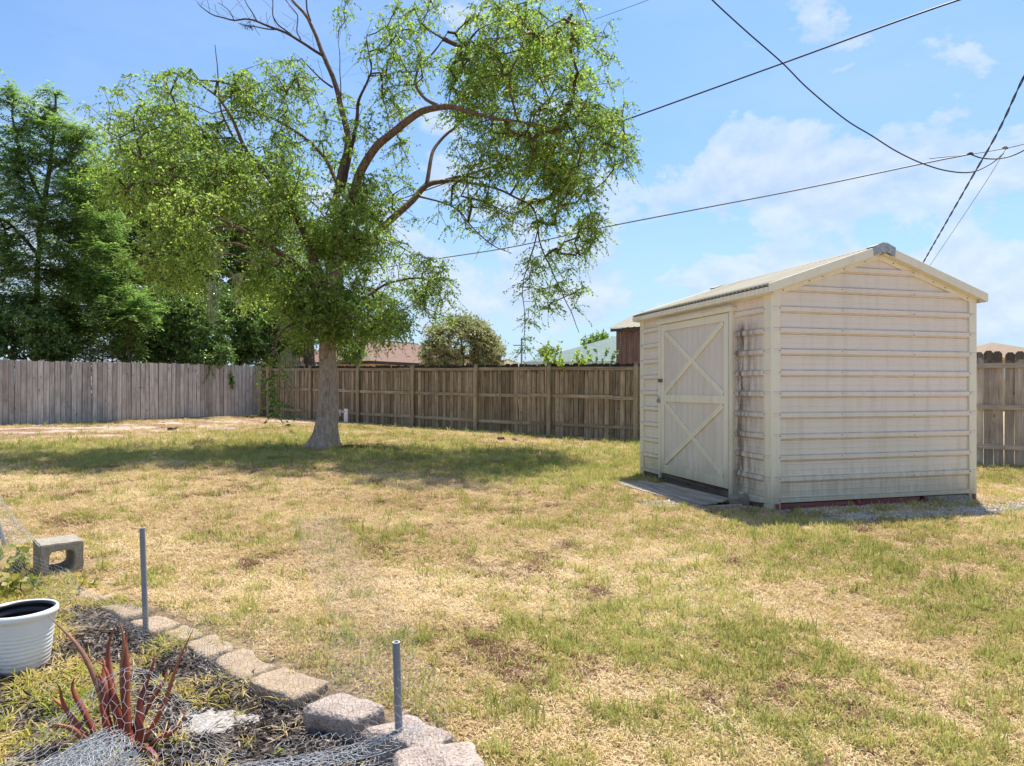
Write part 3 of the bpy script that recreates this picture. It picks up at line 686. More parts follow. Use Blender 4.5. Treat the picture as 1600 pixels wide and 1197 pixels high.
# screws
mb = MB()
def screw(p, ax):
    r_ = .0055; V = []; 
    for k in range(6):
        a = k / 6 * 6.283; c_, s_ = math.cos(a) * r_, math.sin(a) * r_
        V.append((p[0] + c_, p[1] - .001, p[2] + s_) if ax == 'y' else (p[0] - .001, p[1] + c_, p[2] + s_))
    for k in range(6):
        a = k / 6 * 6.283; c_, s_ = math.cos(a) * r_, math.sin(a) * r_
        V.append((p[0] + c_, p[1] - .008, p[2] + s_) if ax == 'y' else (p[0] - .008, p[1] + c_, p[2] + s_))
    mb.add(V, [tuple(range(6, 12))] + [(i, (i+1) % 6, (i+1) % 6 + 6, i + 6) for i in range(6)])
z = RIB0
while z < 2.7:
    if z < ZE:
        for xx in (.082, SW - .076): screw((xx, -.023, z), 'y')
        for yy in (.098, DS0 - .085, SL - .06): screw((-.023, yy, z), 'x')
        if z > .1:
            for yy in (DS1 + .075,): screw((-.019, yy, z), 'x')
    for xx in (.88, 1.86):
        if z < ZE + .2 and z > .2: screw((xx, -.019, z - .02 * (xx > 1)), 'y')
    z += .2286
for d in (.12, .45, .62, .9, 1.18):
    for X_ in (d, SW - d): screw((X_, -.024, RZ0 + SLR * d - .112), 'y')
mb.build('screws', M_SCREW, shed, kind='stuff')
# timber runners and stakes under the walls
MB().box((.03, -.016, -.03), (1.02, .03, .062)).build('runner_board', M_REDBOARD, shed, bevel=.003)
MB().box((1.16, -.016, -.035), (1.95, .03, .064)).build('runner_board', M_REDBOARD, shed, bevel=.003)
MB().box((2.02, -.014, -.02), (2.70, .03, .062)).build('runner_board', M_PAD, shed, bevel=.003)
MB().box((.78, -.032, -.05), (1.15, -.014, .045)).build('broken_board', M_REDBOARD, shed, bevel=.006)
for xx, w_ in ((.02, .035), (1.06, .045), (1.98, .04), (2.69, .03)):
    MB().prism([(xx, .07), (xx + w_, .07), (xx + w_ * .7, -.09), (xx + w_ * .35, -.09)][::-1], -.055, -.034).build('stake', M_REDBOARD, shed)
MB().box((-.015, .06, -.04), (.03, DS0 - .02, .050)).build('runner_board', M_DARKBOARD, shed, bevel=.003)
MB().box((-.02, DS0 + .0, -.04), (.03, 3.0, .110)).build('sill_board', M_DARKBOARD, shed, bevel=.003)
MB().box((.05, .05, -.03), (SW - .05, SL - .05, .06)).build('floor', M_DARKBOARD, shed)

# wooden step pad, each plank its own board
pad = thing('wooden_step_pad', 'low weathered plank platform lying before the shed door', 'step', (SHED0[0] + SA[0] * -.05, SHED0[1] + SA[1] * -.05, 0), math.atan2(SA[1], SA[0]) + R(3))
for i, (x0, x1, l0, l1) in enumerate(((-.66, -.53, .30, 2.22), (-.525, -.39, .34, 2.20), (-.385, -.25, .42, 2.17), (-.245, -.10, .46, 1.9))):
    MB().box((x0, l0, .030), (x1, l1, .052 + .002 * (i % 2))).build('plank', M_PAD, pad, bevel=.004)
MB().box((-.70, .27, -.02), (-.663, 2.24, .046)).build('edge_board', M_PAD, pad, bevel=.005)
MB().box((-.66, .26, -.02), (-.12, .295, .03)).build('edge_board', M_PAD, pad, bevel=.004)
for yy in (.6, 1.3, 2.0): MB().box((-.655, yy, -.02), (-.11, yy + .08, .028)).build('crossbeam', M_DARKBOARD, pad)
# ------------------------------------------------------------------ trees
def resample(P, step):
    P = np.asarray(P, float); d = np.r_[0, np.cumsum(np.linalg.norm(np.diff(P, axis=0), axis=1))]
    n = max(2, int(d[-1] / step) + 1); t_ = np.linspace(0, d[-1], n)
    # smooth through the nodes
    out = np.stack([np.interp(t_, d, P[:, i]) for i in range(P.shape[1])], 1)
    for _ in range(2): out[1:-1] = .5 * out[1:-1] + .25 * (out[:-2] + out[2:])
    return out

class Tree:
    def __init__(s, seed): s.r = np.random.default_rng(seed); s.pos = []; s.par = []; s.limbs = []; s.nl = 0
    def limb(s, pts, radii, step=.16, wob=.02):
        """pts world coordinates, radii at the nodes; becomes part of the skeleton"""
        Q = resample(np.c_[np.asarray(pts, float), np.asarray(radii, float)], step); P, rr = Q[:, :3].copy(), Q[:, 3]
        P[1:-1] += s.r.normal(0, wob, (len(P) - 2, 3)) * np.linspace(.4, 1, len(P) - 2)[:, None]
        P[1:-1] = .5 * P[1:-1] + .25 * (P[:-2] + P[2:])
        s.limbs.append((P, rr)); b = len(s.pos)
        for i, p in enumerate(P): s.pos.append(p); s.par.append(b + i - 1 if i else -1)
        return s
    def grow(s, T, step=.22, wob=.05, droop=.0, up=.0):
        T = np.asarray(T, float); base = np.array(s.pos); nb = len(base)
        d0 = np.array([np.min(np.linalg.norm(base - t_, axis=1)) for t_ in T]); order = np.argsort(d0)
        cap = nb + int(d0.sum() / step * 1.1) + len(T) * 3 + 10; pos = np.zeros((cap, 3)); pos[:nb] = base; par = np.full(cap, -1); par[:nb] = s.par; n = nb
        s.tips = []
        for k in order:
            t_ = T[k]; dv = pos[:n] - t_; d = np.linalg.norm(dv, axis=1) + .25 * np.maximum(0, dv[:, 2]) * (1 if droop == 0 else -.2); j = int(np.argmin(d))
            p0 = pos[j]; L = np.linalg.norm(t_ - p0); m = max(1, int(L / step)); 
            # arc that leaves the limb and bends towards the tip
            mid = (p0 + t_) / 2 + s.r.normal(0, .10, 3) * L + np.array((0, 0, up * L + droop * L))
            prev = j
            for q in range(1, m + 1):
                f = q / m; p = (1-f)**2 * p0 + 2*f*(1-f) * mid + f*f * t_
                if q < m: p = p + s.r.normal(0, wob * step * 2, 3)
                pos[n] = p; par[n] = prev; prev = n; n += 1
            s.tips.append(prev)
        s.P = pos[:n]; s.R = par[:n]; s.nb = nb
        cnt = np.zeros(n); cnt[s.tips] += 1
        for i in range(n - 1, nb - 1, -1): cnt[s.R[i]] += cnt[i]
        s.cnt = cnt
        return s
    def twig_mesh(s, base_r=.0042, power=.5, maxr=.05, n=4):
        i = np.arange(s.nb, len(s.P)); A = s.P[s.R[i]]; B = s.P[i]
        rb = np.minimum(base_r * np.maximum(s.cnt[i], 1) ** power, maxr); ra = np.minimum(base_r * np.maximum(np.minimum(s.cnt[s.R[i]], s.cnt[i] * 2.5 + 1), 1) ** power, maxr)
        T = B - A; T /= np.linalg.norm(T, axis=1)[:, None] + 1e-9
        ref = np.where(np.abs(T[:, 2:3]) < .9, np.array([[0, 0, 1.0]]), np.array([[1.0, 0, 0]])); a = np.cross(T, ref); a /= np.linalg.norm(a, axis=1)[:, None] + 1e-9; b = np.cross(T, a)
        an = np.arange(n) / n * 2 * np.pi; c = np.cos(an)[None, :, None]; s_ = np.sin(an)[None, :, None]
        ring = c * a[:, None] + s_ * b[:, None]
        V = np.concatenate([A[:, None] + ring * ra[:, None, None], B[:, None] + ring * rb[:, None, None]], 1).reshape(-1, 3)
        o = np.arange(len(i))[:, None, None] * 2 * n; k = np.arange(n)[None, :]; k2 = (k + 1) % n
        Fq = np.stack([k, k2, k2 + n, k + n], -1) + o
        return V, Fq.reshape(-1, 4)

def leaf_quads(P, Dr, size, width, r, flat=0.0, fold=.25):
    """P (N,3) leaf stems, Dr (N,3) leaf directions: one folded quad each, each its own island"""
    N = len(P); Dr = Dr / (np.linalg.norm(Dr, axis=1)[:, None] + 1e-9)
    up = r.normal(0, 1, (N, 3)) * (1 - flat); up[:, 2] += .6 + 2.5 * flat
    S = np.cross(Dr, up); S /= np.linalg.norm(S, axis=1)[:, None] + 1e-9; Nn = np.cross(S, Dr)
    L = (size * (.65 + .7 * r.random(N)))[:, None]; W = L * width
    V = np.stack([P, P + Dr * L * .45 + S * W * .5 + Nn * W * fold, P + Dr * L, P + Dr * L * .45 - S * W * .5 + Nn * W * fold], 1)
    return V.reshape(-1, 3), np.arange(N * 4).reshape(N, 4)

def sprays(tr, centers, per, length, leaves, size, width, droop, r, spread=1.0, flat=0., thin=True):
    """short twiglets at every centre, leaves set along them"""
    C = np.repeat(np.asarray(centers), per, axis=0); M = len(C)
    d = r.normal(0, 1, (M, 3)); d[:, 2] *= .55; d /= np.linalg.norm(d, axis=1)[:, None]; d[:, 2] -= droop * .5
    L = length * (.5 + .8 * r.random(M)); tt = (np.arange(leaves) + .6) / leaves
    P = C[:, None] + d[:, None] * (L[:, None] * tt)[:, :, None] * spread; P[..., 2] -= droop * (L[:, None] * tt ** 2) * .9
    side = r.normal(0, 1, (M, leaves, 3)); ld = d[:, None] * .7 + side * .7; ld[..., 2] -= droop * .9
    # twiglet wires as thin three sided prisms
    seg = 3; ts = np.linspace(0, 1, seg + 1); W = C[:, None] + d[:, None] * (L[:, None] * ts)[:, :, None] * spread; W[..., 2] -= droop * (L[:, None] * ts ** 2) * .9
    return P.reshape(-1, 3), ld.reshape(-1, 3), W

def ribbon_twigs(W, rad=.0022):
    M, S, _ = W.shape; an = np.arange(3) / 3 * 2 * np.pi
    off = np.stack([np.cos(an), np.sin(an) * .7, np.sin(an) * .7], 1) * rad
    V = W[:, :, None] + off[None, None]; idx = np.arange(M * S * 3).reshape(M, S, 3)
    A, B = idx[:, :-1], idx[:, 1:]; Fq = np.stack([A, np.roll(A, -1, 2), np.roll(B, -1, 2), B], -1).reshape(-1, 4)
    return V.reshape(-1, 3), Fq

def join(parts):
    V = []; Fc = []; b = 0
    for v, f in parts: V.append(v); Fc.append(f + b); b += len(v)
    return np.concatenate(V), np.concatenate(Fc)
def ellip(c, rad, n, r, shell=.0):
    d = r.normal(0, 1, (n, 3)); d /= np.linalg.norm(d, axis=1)[:, None]; q = (shell + (1 - shell) * r.random(n)) ** (1/2.4)
    return np.asarray(c) + d * q[:, None] * np.asarray(rad)

# ---------- the big elm in the lawn
TB = np.array((-3.68, 13.3)); TBZ = float(gz(*TB)); YT = 13.35
elm = thing('tree', 'tall shade tree with smooth flared trunk standing in the lawn', 'tree', (TB[0], TB[1], TBZ)); EO = np.array((TB[0], TB[1], TBZ))
E = Tree(3)
def pl(lst, y=0): return [at(a, b, YT + d) - EO for a, b, d in lst]
rp = lambda px: px / F * YT / 2
E.limb(pl([(508, 690, 0), (512, 640, 0), (514, 600, 0), (513, 560, 0), (512, 520, 0), (517, 480, .05), (524, 440, .05), (530, 405, .05)]), [rp(33), rp(31), rp(28), rp(25.5), rp(26), rp(25), rp(22), rp(19)], .12, .01)
E.limb(pl([(524, 440, .05), (528, 395, 0), (536, 350, -.1), (548, 316, -.2), (559, 274, -.4), (576, 242, -.5), (594, 221, -.6), (621, 200, -.7), (654, 174, -.8), (684, 165, -.9), (716, 170, -1.1), (760, 185, -1.3), (810, 190, -1.5), (860, 200, -1.6)]), [rp(19), rp(18), rp(16), rp(15), rp(15), rp(14), rp(13), rp(12.5), rp(11.5), rp(10), rp(7), rp(5), rp(3.5), rp(2)])
E.limb(pl([(684, 165, -.9), (655, 150, -.7), (645, 125, -.5), (655, 100, -.5), (682, 84, -.6), (700, 50, -.6)]), [rp(6), rp(5), rp(4), rp(4), rp(3), rp(1.5)])
E.limb(pl([(530, 405, .05), (548, 392, .2), (568, 378, .3), (607, 347, .6), (640, 318, .9), (667, 286, 1.1), (697, 281, 1.3), (747, 286, 1.5), (784, 297, 1.5), (831, 320, 1.4), (843, 351, 1.3), (842, 380, 1.2), (862, 425, 1.1), (885, 470, 1.0), (905, 520, 1.0)]), [rp(16), rp(14), rp(13.5), rp(12.5), rp(12), rp(11), rp(7), rp(5), rp(4.5), rp(4), rp(3.4), rp(3), rp(2.4), rp(1.8), rp(1.2)])
E.limb(pl([(667, 286, 1.1), (672, 250, 1.3), (680, 225, 1.6), (720, 190, 2.0), (790, 130, 2.2), (860, 90, 2.2), (940, 50, 2.2)]), [rp(8), rp(7), rp(6), rp(5), rp(4), rp(3), rp(1.5)])
E.limb(pl([(697, 281, 1.3), (740, 270, 1.8), (800, 250, 2.2), (870, 230, 2.4), (940, 200, 2.3)]), [rp(6), rp(5), rp(4), rp(3), rp(1.5)])
E.limb(pl([(810, 190, -1.5), (790, 120, -1.6), (830, 60, -1.8), (880, 30, -1.8)]), [rp(4), rp(3.5), rp(2.5), rp(1.5)])
E.limb(pl([(650, 306, 1.0), (680, 312, .95), (715, 325, .8), (745, 365, .7), (775, 388, .7), (800, 396, .7)]), [rp(4), rp(3.2), rp(2.8), rp(2.5), rp(2.2), rp(1.2)])
E.limb(pl([(843, 351, 1.3), (830, 400, 1.1), (815, 440, 1.0), (818, 500, .9), (822, 545, .9)]), [rp(3), rp(2.4), rp(2), rp(1.5), rp(1)])
# the bare leader
nlive = len(E.limbs)
E.limb(pl([(528, 395, 0), (522, 350, .3), (524, 310, .4), (533, 270, .5), (546, 225, .6), (541, 196, .7), (532, 160, .7), (527, 140, .8), (518, 112, .8), (506, 88, .9), (497, 60, 1.0), (485, 32, 1.0), (472, 14, 1.0), (452, -4, 1.1), (430, -30, 1.1)]), [rp(15), rp(14), rp(13), rp(12.5), rp(12), rp(11.5), rp(10), rp(9), rp(8.5), rp(8), rp(7), rp(6), rp(5), rp(4), rp(3)])
nb0 = len(E.limbs)
dead = [([(485, 32, 1.0), (478, 10, 1.1), (476, -30, 1.1)], (4, 3, 2)),
 ([(506, 88, .9), (488, 76, .8), (471, 67, .8), (455, 54, .7), (436, 46, .6), (420, 42, .6), (401, 32, .5), (385, 28, .5), (366, 33, .4), (345, 28, .3), (328, 22, .3), (314, 12, .2), (308, 4, .2)], (5.5, 5, 4.8, 4.4, 4, 3.8, 3.4, 3, 2.6, 2.3, 2, 1.6, 1)),
 ([(455, 54, .7), (432, 38, .8), (424, 22, .9), (428, 5, 1.0), (424, -12, 1.0)], (3, 2.6, 2.2, 1.8, 1)),
 ([(401, 32, .5), (392, 16, .6), (384, 4, .7), (378, -10, .7)], (2.4, 2, 1.6, 1)), ([(366, 33, .4), (362, 20, .4), (352, 8, .4), (340, 4, .3)], (2, 1.6, 1.2, .8)),
 ([(436, 46, .6), (412, 46, .5), (392, 40, .4), (372, 36, .3)], (2.6, 2.2, 1.8, 1)),
 ([(471, 67, .8), (462, 44, 1.0), (468, 22, 1.1), (448, 8, 1.1), (444, -6, 1.1)], (2.6, 2.2, 2, 1.5, 1)),
 ([(520, 137, .8), (506, 128, .7), (495, 119, .6), (482, 104, .5), (471, 91, .4)], (3.6, 3, 2.6, 2, 1.3)), ([(495, 121, .6), (478, 123, .5), (464, 121, .4)], (2, 1.5, 1)),
 ([(536, 300, .45), (544, 255, .4), (552, 220, .2), (558, 180, .1), (560, 160, .1), (566, 141, .0), (580, 119, -.1), (581, 98, -.1), (574, 78, -.2), (573, 56, -.2)], (8, 7.5, 7, 6, 5.2, 4, 3.2, 2.8, 2.2, 1.2)),
 ([(568, 137, 0), (578, 118, .1), (574, 106, .2), (568, 100, .2)], (2, 1.5, 1.2, .8)), ([(533, 150, .7), (531, 110, .9), (531, 80, 1.0), (528, 60, 1.0)], (2.4, 1.8, 1.4, .8))]
for pts, rr in dead: E.limb(pl(pts), [rp(q) for q in rr], .10, .012)
nd = len(E.limbs)
left = [([(520, 470, 0), (500, 430, -.1), (478, 370, -.2), (455, 320, -.3), (425, 281, -.3), (397, 256, -.4), (380, 232, -.5), (370, 195, -.6), (348, 158, -.6), (320, 133, -.7), (288, 119, -.8), (250, 112, -.9)], (15, 12, 11, 10, 9, 8, 7, 5, 4, 3, 2.4, 1.5)),
 ([(533, 300, .4), (505, 240, .8), (471, 211, 1.0), (443, 193, 1.1), (415, 179, 1.2), (387, 175, 1.3), (355, 170, 1.4), (331, 178, 1.5)], (7, 6, 5.5, 5, 4.2, 3.6, 3, 2)),
 ([(397, 256, -.4), (373, 249, .1), (331, 235, .5), (295, 225, .8), (260, 207, 1.0), (225, 200, 1.2), (183, 195, 1.4)], (6, 5, 4.4, 4, 3, 2.2, 1.3)),
 ([(512, 520, 0), (490, 440, -.3), (457, 406, -.8), (429, 389, -1.1), (401, 372, -1.4), (366, 354, -1.7), (331, 335, -2.0), (300, 320, -2.2)], (13, 10, 9, 8, 6.5, 4.5, 3, 1.6)),
 ([(366, 354, -1.7), (340, 352, -1.6), (316, 365, -1.5), (288, 372, -1.4), (262, 400, -1.3)], (4, 3.4, 3, 2.4, 1.4)),
 ([(457, 320, -.3), (400, 300, -.9), (340, 290, -1.4), (280, 280, -1.7), (240, 262, -1.8)], (5, 4, 3.2, 2.4, 1.4)),
 ([(380, 232, -.5), (362, 215, -.3), (343, 165, -.2), (340, 110, -.2), (336, 70, -.2)], (4, 3.4, 3, 2, 1.2)),
 ([(513, 500, 0), (470, 440, .8), (420, 400, 1.5), (370, 380, 2.0), (320, 380, 2.2)], (9, 7, 5.5, 4, 2)),
 ([(516, 500, 0), (560, 470, .5), (610, 440, .9), (660, 430, 1.1), (690, 450, 1.2)], (8, 6, 4.5, 3, 1.5)),
 ([(514, 520, 0), (560, 500, -.6), (600, 490, -.9), (625, 500, -1.1)], (7, 5, 3.5, 2)),
 ([(514, 505, 0), (505, 470, .5), (490, 430, .9), (480, 380, 1.1), (475, 320, 1.2)], (11, 9, 7, 5, 3)),
 ([(513, 540, 0), (470, 500, -.6), (440, 510, -.9), (425, 560, -1.0), (424, 620, -1.0)], (7, 5, 3.5, 2.2, 1.2))]
for pts, rr in left: E.limb(pl(pts), [rp(q) for q in rr])
# foliage masses: px, py, half widths in photo pixels, depth centre, depth radius, number of twig ends
masses = [(830,150,135,110,-.2,2.4,520),(900,220,75,95,.3,2.0,190),(770,70,120,60,0,1.8,180),(905,60,60,55,.3,1.2,52),(820,290,100,65,.6,1.8,170),(905,330,40,75,.7,1.0,75),
 (945,150,45,55,.2,1.0,36),(645,90,55,70,-.3,1.0,50),(615,130,22,85,0,.6,18),(855,430,42,60,1.0,.9,34),(905,490,18,50,1.0,.5,15),(820,490,14,60,.9,.4,20),(868,470,20,40,1.0,.5,10),
 (700,240,60,50,.3,1.6,50),(740,330,60,40,.8,1.2,30),(620,250,60,50,.2,1.2,36),(965,230,28,45,.3,.8,22),
 (500,330,85,90,.2,2.0,320),(520,420,95,75,0,2.0,360),(555,490,75,45,0,1.6,190),(650,430,65,38,1.0,1.2,84),(610,505,42,26,-.8,.9,50),(480,260,60,55,.7,1.3,72),
 (445,400,80,80,-.2,2.2,190),(500,500,55,40,0,1.4,75),(560,350,50,50,-.3,1.2,50),(590,400,50,40,-.4,1.2,44),
 (225,180,75,55,.9,1.2,62),(330,165,85,55,-.4,1.3,92),(400,120,55,40,-.1,1.0,34),(450,150,50,45,.9,1.0,36),(300,240,110,50,-.3,1.8,130),(250,300,90,45,-.8,1.6,130),
 (380,300,80,55,-.6,1.6,130),(330,350,85,50,-1.6,1.4,120),(290,405,85,45,-1.4,1.2,100),(360,430,75,55,.8,1.8,110),(180,190,28,30,1.3,.5,16),(420,480,45,50,-.8,1.0,60),
 (426,585,6,55,-1.0,.12,9),(428,635,5,22,-1.0,.1,4),(350,120,60,40,-.3,.8,26),(200,260,50,40,-.6,1.0,40),(700,480,14,30,1.2,.4,7),(670,470,30,25,1.1,.6,14),(585,300,25,40,0,.8,14),(440,110,50,40,.4,1.0,22),(560,250,40,60,.3,1.2,30),(400,200,60,40,.5,1.2,40),(600,60,50,40,-.2,.9,14),(655,20,60,25,-.2,1.0,22),(520,270,50,40,.3,1.0,34),(545,20,25,18,.2,.5,6),(690,130,50,50,-.5,1.3,44),(640,270,50,45,.6,1.2,34),(740,130,60,60,.3,1.6,50),(360,250,60,50,.6,1.6,40),(640,180,40,50,.8,1.0,18),(600,200,45,40,-.5,.8,22),(640,320,50,30,.8,.8,18),(560,300,35,50,-.3,.8,24),(530,180,40,50,.6,.9,14)]
T = []
for px, py, rx, ry, dc, dr, n in masses:
    c = at(px, py, YT + dc) - EO; k = (YT + dc) / F
    q = ellip(c, (rx * k, dr, ry * k), int(n * .95), E.r, .15)
    # clumpiness: throw out tips in the holes of a noise field so sky shows through
    T.append(q)
T = np.concatenate(T); hole = fbm(T[:, 0] * 1.0 + T[:, 1] * .4, T[:, 2], 1.5, 2, 9); T = T[hole > .42]
E.grow(T, .22, .05, up=.08)
V, Fq = E.twig_mesh(.0046, .5, .045); Pt = E.P[E.tips]
nm = len(Pt)
P1, D1, W1 = sprays(E, Pt, 5, .36, 11, .055, .5, .42, E.r)
P2, D2, W2 = sprays(E, E.P[E.nb:][E.r.random(len(E.P) - E.nb) < .30], 1, .25, 7, .05, .5, .4, E.r)
rv, rf = ribbon_twigs(np.concatenate([W1, W2]))
V, Fq = join([(V, Fq), (rv, rf)]); mesh_obj('twigs', V, Fq, M_TWIG, elm, kind='stuff')
LPs = np.concatenate([P1, P2]); LDs = np.concatenate([D1, D2]); a_, b_ = at(425, 335, YT) - EO, at(425, 335, YT) - EO
yl = (LPs[:, 0] < a_[0] + E.r.normal(0, .35, len(LPs))) & (LPs[:, 2] < a_[2] + E.r.normal(0, .3, len(LPs))); yl &= E.r.random(len(LPs)) < .8  # lower left leaves get the colour with painted backlight
for mk_, lm_ in ((~yl, L_MAIN), (yl, L_BACKLIT)):
    V, Fq = leaf_quads(LPs[mk_], LDs[mk_], .060, .50, E.r); mesh_obj('crown', V, Fq, lm_, elm, kind='stuff')
# trunk with root flare, limbs as parts
def trunk_mesh(P, rr, n=28):
    V, Fq = tube_np(P, rr, n); V = V.reshape(len(P), n, 3)
    an = np.arange(n) / n * 2 * np.pi
    for i in range(len(P)):
        h = P[i][2]; d = V[i] - P[i]; a = np.arctan2(d[:, 1], d[:, 0])
        fl = math.exp(-max(h, 0) / .17); fl2 = math.exp(-max(h, 0) / .5)
        k = 1 + fl * (.30 + .85 * np.clip(np.cos(a - math.pi), 0, 1) ** 4 + .28 * np.clip(np.cos(a - .2), 0, 1) ** 6 + .3 * np.clip(np.cos(a + 1.5), 0, 1) ** 5 + .4 * np.clip(np.cos(a - 1.7), 0, 1) ** 4) + fl2 * .13 + .03 * np.sin(a * 5 + h * 2) * (1 + fl) + .015 * np.sin(a * 9 - h * 3)
        V[i] = P[i] + d * k[:, None]
    return V.reshape(-1, 3), Fq
P0, r0 = E.limbs[0]; P0 = P0.copy(); ext = np.array([[P0[0][0], P0[0][1], -.12], [P0[0][0], P0[0][1], -.03], [P0[0][0], P0[0][1], .03]]); P0 = np.r_[ext, P0[P0[:, 2] > .05]]; r0 = np.r_[[rp(34)] * 3, r0[-(len(P0) - 3):]]
V, Fq = trunk_mesh(P0, r0); mesh_obj('trunk', V, Fq, M_BARK, elm, smooth=True)
for k, (P, rr) in enumerate(E.limbs[1:], 1):
    V, Fq = tube_np(P, rr, 9 if rr[0] > .03 else 6); rr = rr * .9; V, Fq = tube_np(P, rr, 9 if rr[0] > .03 else 6); mesh_obj('dead_limb' if nlive <= k < nd else 'limb', V, Fq, M_BARE if nlive + 1 <= k < nd else M_LIMB, elm, smooth=True)
# fine bare twiglets on the dead limbs
pts = []; r = E.r
for P, rr in E.limbs[nb0:nd]:
    for p in P[2::2]:
        d = r.normal(0, 1, 3); d[2] = abs(d[2]); d /= np.linalg.norm(d); L = .2 + .5 * r.random(); s_ = np.linspace(0, 1, 4)[:, None]
        pts.append(p + d * s_ * L + np.cumsum(r.normal(0, .02, (4, 3)), 0) * (s_ > 0))
V, Fq = ribbon_twigs(np.array(pts), .004); mesh_obj('dead_twigs', V, Fq, M_BARE, elm, kind='stuff')
# nest-like tangles
def moss_strand(c, L, wd, n, r):
    """hanging tuft: many thin wavy ribbons"""
    Vs = []; Fs = []; b = 0
    for i in range(n):
        l = L * (.35 + .75 * r.random()); m = 6; t_ = np.linspace(0, 1, m); x0, y0 = r.normal(0, wd, 2)
        x = x0 * (1 - .85 * t_) + np.cumsum(r.normal(0, wd * .38, m)); yy = y0 * (1 - .85 * t_) + np.cumsum(r.normal(0, wd * .38, m)); z = -l * t_ + r.normal(0, .02)
        w_ = .0032 * (1 - .5 * t_); a = r.random() * 3.14; dx, dy = math.cos(a), math.sin(a)
        A = np.stack([x - dx * w_, yy - dy * w_, z], 1) + c; B = np.stack([x + dx * w_, yy + dy * w_, z], 1) + c
        Vs.append(np.stack([A, B], 1).reshape(-1, 3)); k = np.arange(m - 1)[:, None] * 2; Fs.append(np.concatenate([k, k + 1, k + 3, k + 2], 1) + b); b += 2 * m
    return np.concatenate(Vs), np.concatenate(Fs)
for (px, py, d, L, wd, n) in ((452, 545, -.6, .85, .045, 34), (462, 555, -.6, .75, .03, 20), (440, 550, -.6, .5, .05, 22), (332, 440, -1.4, .9, .05, 45), (372, 428, .8, .75, .07, 60), (340, 385, -1.5, .5, .06, 30), (310, 352, -1.5, .35, .04, 18), (396, 402, .5, .4, .04, 18)):
    V, Fq = moss_strand(at(px, py, YT + d) - EO, L, wd, n, r); mesh_obj('moss_strand', V, Fq, L_MOSS, elm)
# twiggy tangles caught in the branches
for px, py, d in ((767, 377, .7), (388, 41, .4)):
    c = at(px, py, YT + d) - EO; a = r.normal(0, .045, (40, 1, 3)) + c; b_ = a + r.normal(0, .07, (40, 1, 3)); m_ = (a + b_) / 2 + r.normal(0, .02, (40, 1, 3))
    V, Fq = ribbon_twigs(np.concatenate([a, m_, b_], 1), .005); mesh_obj('twig_tangle', V, Fq, M_DBARK, elm)
# bark chips and a surface root at the foot
mb = MB().tube([(.22, .02, -.02), (.5, .0, .035), (.75, .06, .03), (1.0, .02, .02), (1.25, .08, -.03)], (.05, .045, .035, .03, .02), 7); mb.build('root', M_DBARK, elm, smooth=True)
# ---------- trees and shrubs beyond the fences
def bg_tree(name, label, cat, base_px, Y, masses, lm, bm, trunk_r, trunk_top, seed, per=3, length=.45, leaves=7, size=.09, width=.5, droop=.2, flat=.2, limbs=None, group=None, shell=.2, base_r=.006, step=.45, fold=.2):
    b = at(base_px, 607, Y); bx, by = b[0], b[1]; bz = float(gz(bx, by)); O = np.array((bx, by, bz))
    t = thing(name, label, cat, (bx, by, bz), 0, group); Tt = Tree(seed); k = Y / F
    top = at(trunk_top[0], trunk_top[1], Y) - O; mid = np.array((top[0] * .35, 0.0, top[2] * .5)) + np.append(Tt.r.normal(0, .08, 2), 0)
    Tt.limb([(0, 0, -.1), mid * .5, mid, top], [trunk_r, trunk_r * .85, trunk_r * .7, trunk_r * .35], .3, .03)
    for lst, r0 in (limbs or []):
        P = [at(a, c, Y + d) - O for a, c, d in lst]; Tt.limb(P, np.linspace(r0, r0 * .25, len(P)), .25, .03)
    T = np.concatenate([ellip(at(px, py, Y + dc) - O, (rx * k, dr, ry * k), n, Tt.r, shell) for px, py, rx, ry, dc, dr, n in masses])
    T[:, 2] = np.maximum(T[:, 2], .15)
    Tt.grow(T, step, .05, up=.1)
    V, Fq = Tt.twig_mesh(base_r, .5, trunk_r * .6, 3); mesh_obj('twigs', V, Fq, bm, t, kind='stuff')
    P, Dd, W = sprays(Tt, Tt.P[Tt.tips], per, length, leaves, size, width, droop, Tt.r, flat=flat)
    if flat > .5: Dd[:, 2] *= .3
    V, Fq = leaf_quads(P, Dd, size, width, Tt.r, flat, fold); mesh_obj('crown', V, Fq, lm, t, kind='stuff')
    for q, (Pp, rr) in enumerate(Tt.limbs):
        V, Fq = tube_np(Pp, rr, 8); mesh_obj('trunk' if q == 0 else 'limb', V, Fq, bm, t, smooth=True)
    return t, Tt, O
